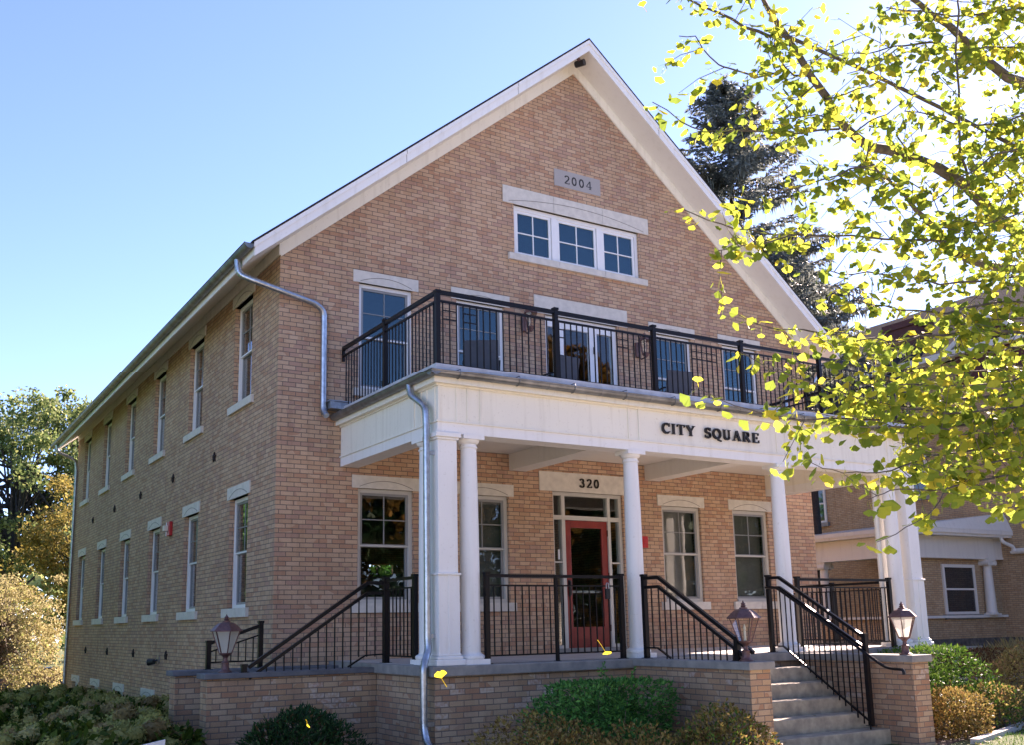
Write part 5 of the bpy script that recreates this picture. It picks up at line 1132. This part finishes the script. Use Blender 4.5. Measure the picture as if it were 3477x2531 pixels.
# fallen leaves on ground and steps
F = FB(); r_ = random.Random(4)
for i in range(420):
    x, y = r_.uniform(7.5, 15), r_.uniform(-6.5, -2.5); p = Vector((x, y, G + .02 + r_.random() * .01)); d = rv(r_); d.z = 0; d.normalize(); fan(F, p, d, (UPV + rv(r_) * .4).normalized(), .045, r_)
tag(F.build('fallen_leaves', M_barbr), 'scattered fallen yellow leaves on the bed and lawn', 'leaves', kind='stuff')
for k, (x, y, z) in enumerate(((4.9, -3.45, -.742), (5.9, -3.75, -.944), (4.7, -4.3, -1.347), (5.4, -4.05, -1.146), (2.1, P + .0, D0 + .006), (8.6, -1.6, D0 + .006), (6.1, -4.35, -1.347))):
    F = FB(); a = k * 1.9; fan(F, Vector((x, y, z + .008)), Vector((math.cos(a), math.sin(a), .1)).normalized(), Vector((.1, .1, 1)).normalized(), .045, r_)
    tag(F.build('fallen_leaf', M_barb), ['dead brown leaf on the top front step', 'dead brown leaf at the middle of the second step', 'dead brown leaf low on the left of the steps', 'dead brown leaf on the third step', 'dead brown leaf on the porch edge before the railing', 'dead leaf on the sunny porch floor', 'dead brown leaf on the fourth step near the middle'][k], 'leaf', 'dead leaves on steps and porch')
# lawn blades at the right
F = FB()
for i in range(16000):
    x, y = r_.uniform(7.6, 16), r_.uniform(-8, -2.6)
    if y > -5.2 + (x - 8.4) * .32 - .15: continue
    p = Vector((x, y, G)); F.kite(p, Vector((r_.uniform(-.5, .5), r_.uniform(-.5, .5), 1)).normalized(), rv(r_), r_.uniform(.03, .07), .009)
tag(F.build('grass', M_hedge), 'short lit lawn grass at the lower right corner', 'grass', kind='stuff')
# concrete edging between bed and lawn
M = MB()
a, b = Vector((7.9, -5.5, G)), Vector((14.5, -3.3, G)); d = (b - a).normalized(); sd_ = Vector((-d.y, d.x, 0)) * .06
for i in range(5):
    p, q = a.lerp(b, i / 5) + d * .004, a.lerp(b, (i + 1) / 5) - d * .004; M.prism([p - sd_, q - sd_, q + sd_, p + sd_], (0, 0, .07))
tag(M.build('garden_edging', M_walk, bevel=.012), 'pale sunlit concrete edging along the lawn at the lower right', 'edging')
# small yard sign
t = thing('yard_sign', 'small white yard sign among the hydrangeas at the bottom left', 'sign', (-2.75, -4.6, G))
M = MB(); M.hexa([(-2.90, -4.62, -1.355), (-2.58, -4.55, -1.335), (-2.58, -4.53, -1.335), (-2.90, -4.60, -1.355), (-2.90, -4.66, -1.070), (-2.58, -4.59, -1.025), (-2.58, -4.57, -1.025), (-2.90, -4.64, -1.070)]); M.build('board', M_signw, t)
M = MB(); M.box(-2.76, -2.72, -4.6, -4.57, G - .05, -1.28); M.build('stake', M_galv, t)
M = MB(); M.hexa([(-2.80, -4.655, -1.135), (-2.66, -4.624, -1.120), (-2.66, -4.622, -1.120), (-2.80, -4.653, -1.135), (-2.80, -4.664, -1.095), (-2.66, -4.633, -1.080), (-2.66, -4.631, -1.080), (-2.80, -4.662, -1.095)]); M.build('emblem', M_carblue, t)
# parked cars
def car(label, x, y, z, rz, paint):
    t = thing('parked_car', label, 'car', (x, y, z), 'cars parked behind the building'); parts = []
    prof = [(-2.2, .35), (-2.22, .62), (-2.1, .8), (-1.55, .9), (-.95, 1.38), (.55, 1.42), (1.1, .98), (1.95, .86), (2.18, .7), (2.2, .35)]
    M = MB(); M.prism([(px, -.85, pz) for px, pz in prof], (0, 1.7, 0)); parts.append(M.build('body', paint, None, bevel=.08))
    for s in (-1, 1):
        M = MB(); M.prism([(px, s * .852 - .004, pz) for px, pz in ((-1.35, .95), (-.9, 1.31), (-.25, 1.34), (-.25, .95))], (0, .008, 0)); M.prism([(px, s * .852 - .004, pz) for px, pz in ((-.17, .95), (-.17, 1.34), (.5, 1.35), (.92, .99))], (0, .008, 0)); parts.append(M.build('side_windows', M_farglass, None))
    M = MB(); M.hexa([(-1.50, -.7, .95), (-1.50, .7, .95), (-1.0, .62, 1.36), (-1.0, -.62, 1.36), (-1.53, -.7, .96), (-1.53, .7, .96), (-1.03, .62, 1.37), (-1.03, -.62, 1.37)]); parts.append(M.build('rear_window', M_farglass, None))
    for sx in (-1.35, 1.35):
        for sy in (-.8, .8):
            M = MB(); M.tube([(sx, sy - .1, .33), (sx, sy + .1, .33)], .33, 20); wv = M.build('wheel', M_tyre, None, smooth=40); parts.append(wv); M = MB(); M.tube([(sx, sy - .11, .33), (sx, sy + .11, .33)], .2, 16); M.build('rim', M_galv, wv)
    for sy in (-.65, .65): M = MB(); M.box(-2.25, -2.2, sy - .14, sy + .14, .6, .76); parts.append(M.build('tail_light', M_alarm, None)); M = MB(); M.box(2.16, 2.21, sy - .16, sy + .16, .6, .74); parts.append(M.build('headlight', M_signw, None))
    for p in parts: p.parent = t
    t.rotation_euler.z = rz
car('dark blue car parked beyond the far corner of the building', .2, 26.2, -2.70, .15, M_carblue)
car('red car at the left edge behind the hydrangeas', -3.5, 19.5, -2.34, .9, M_carred)
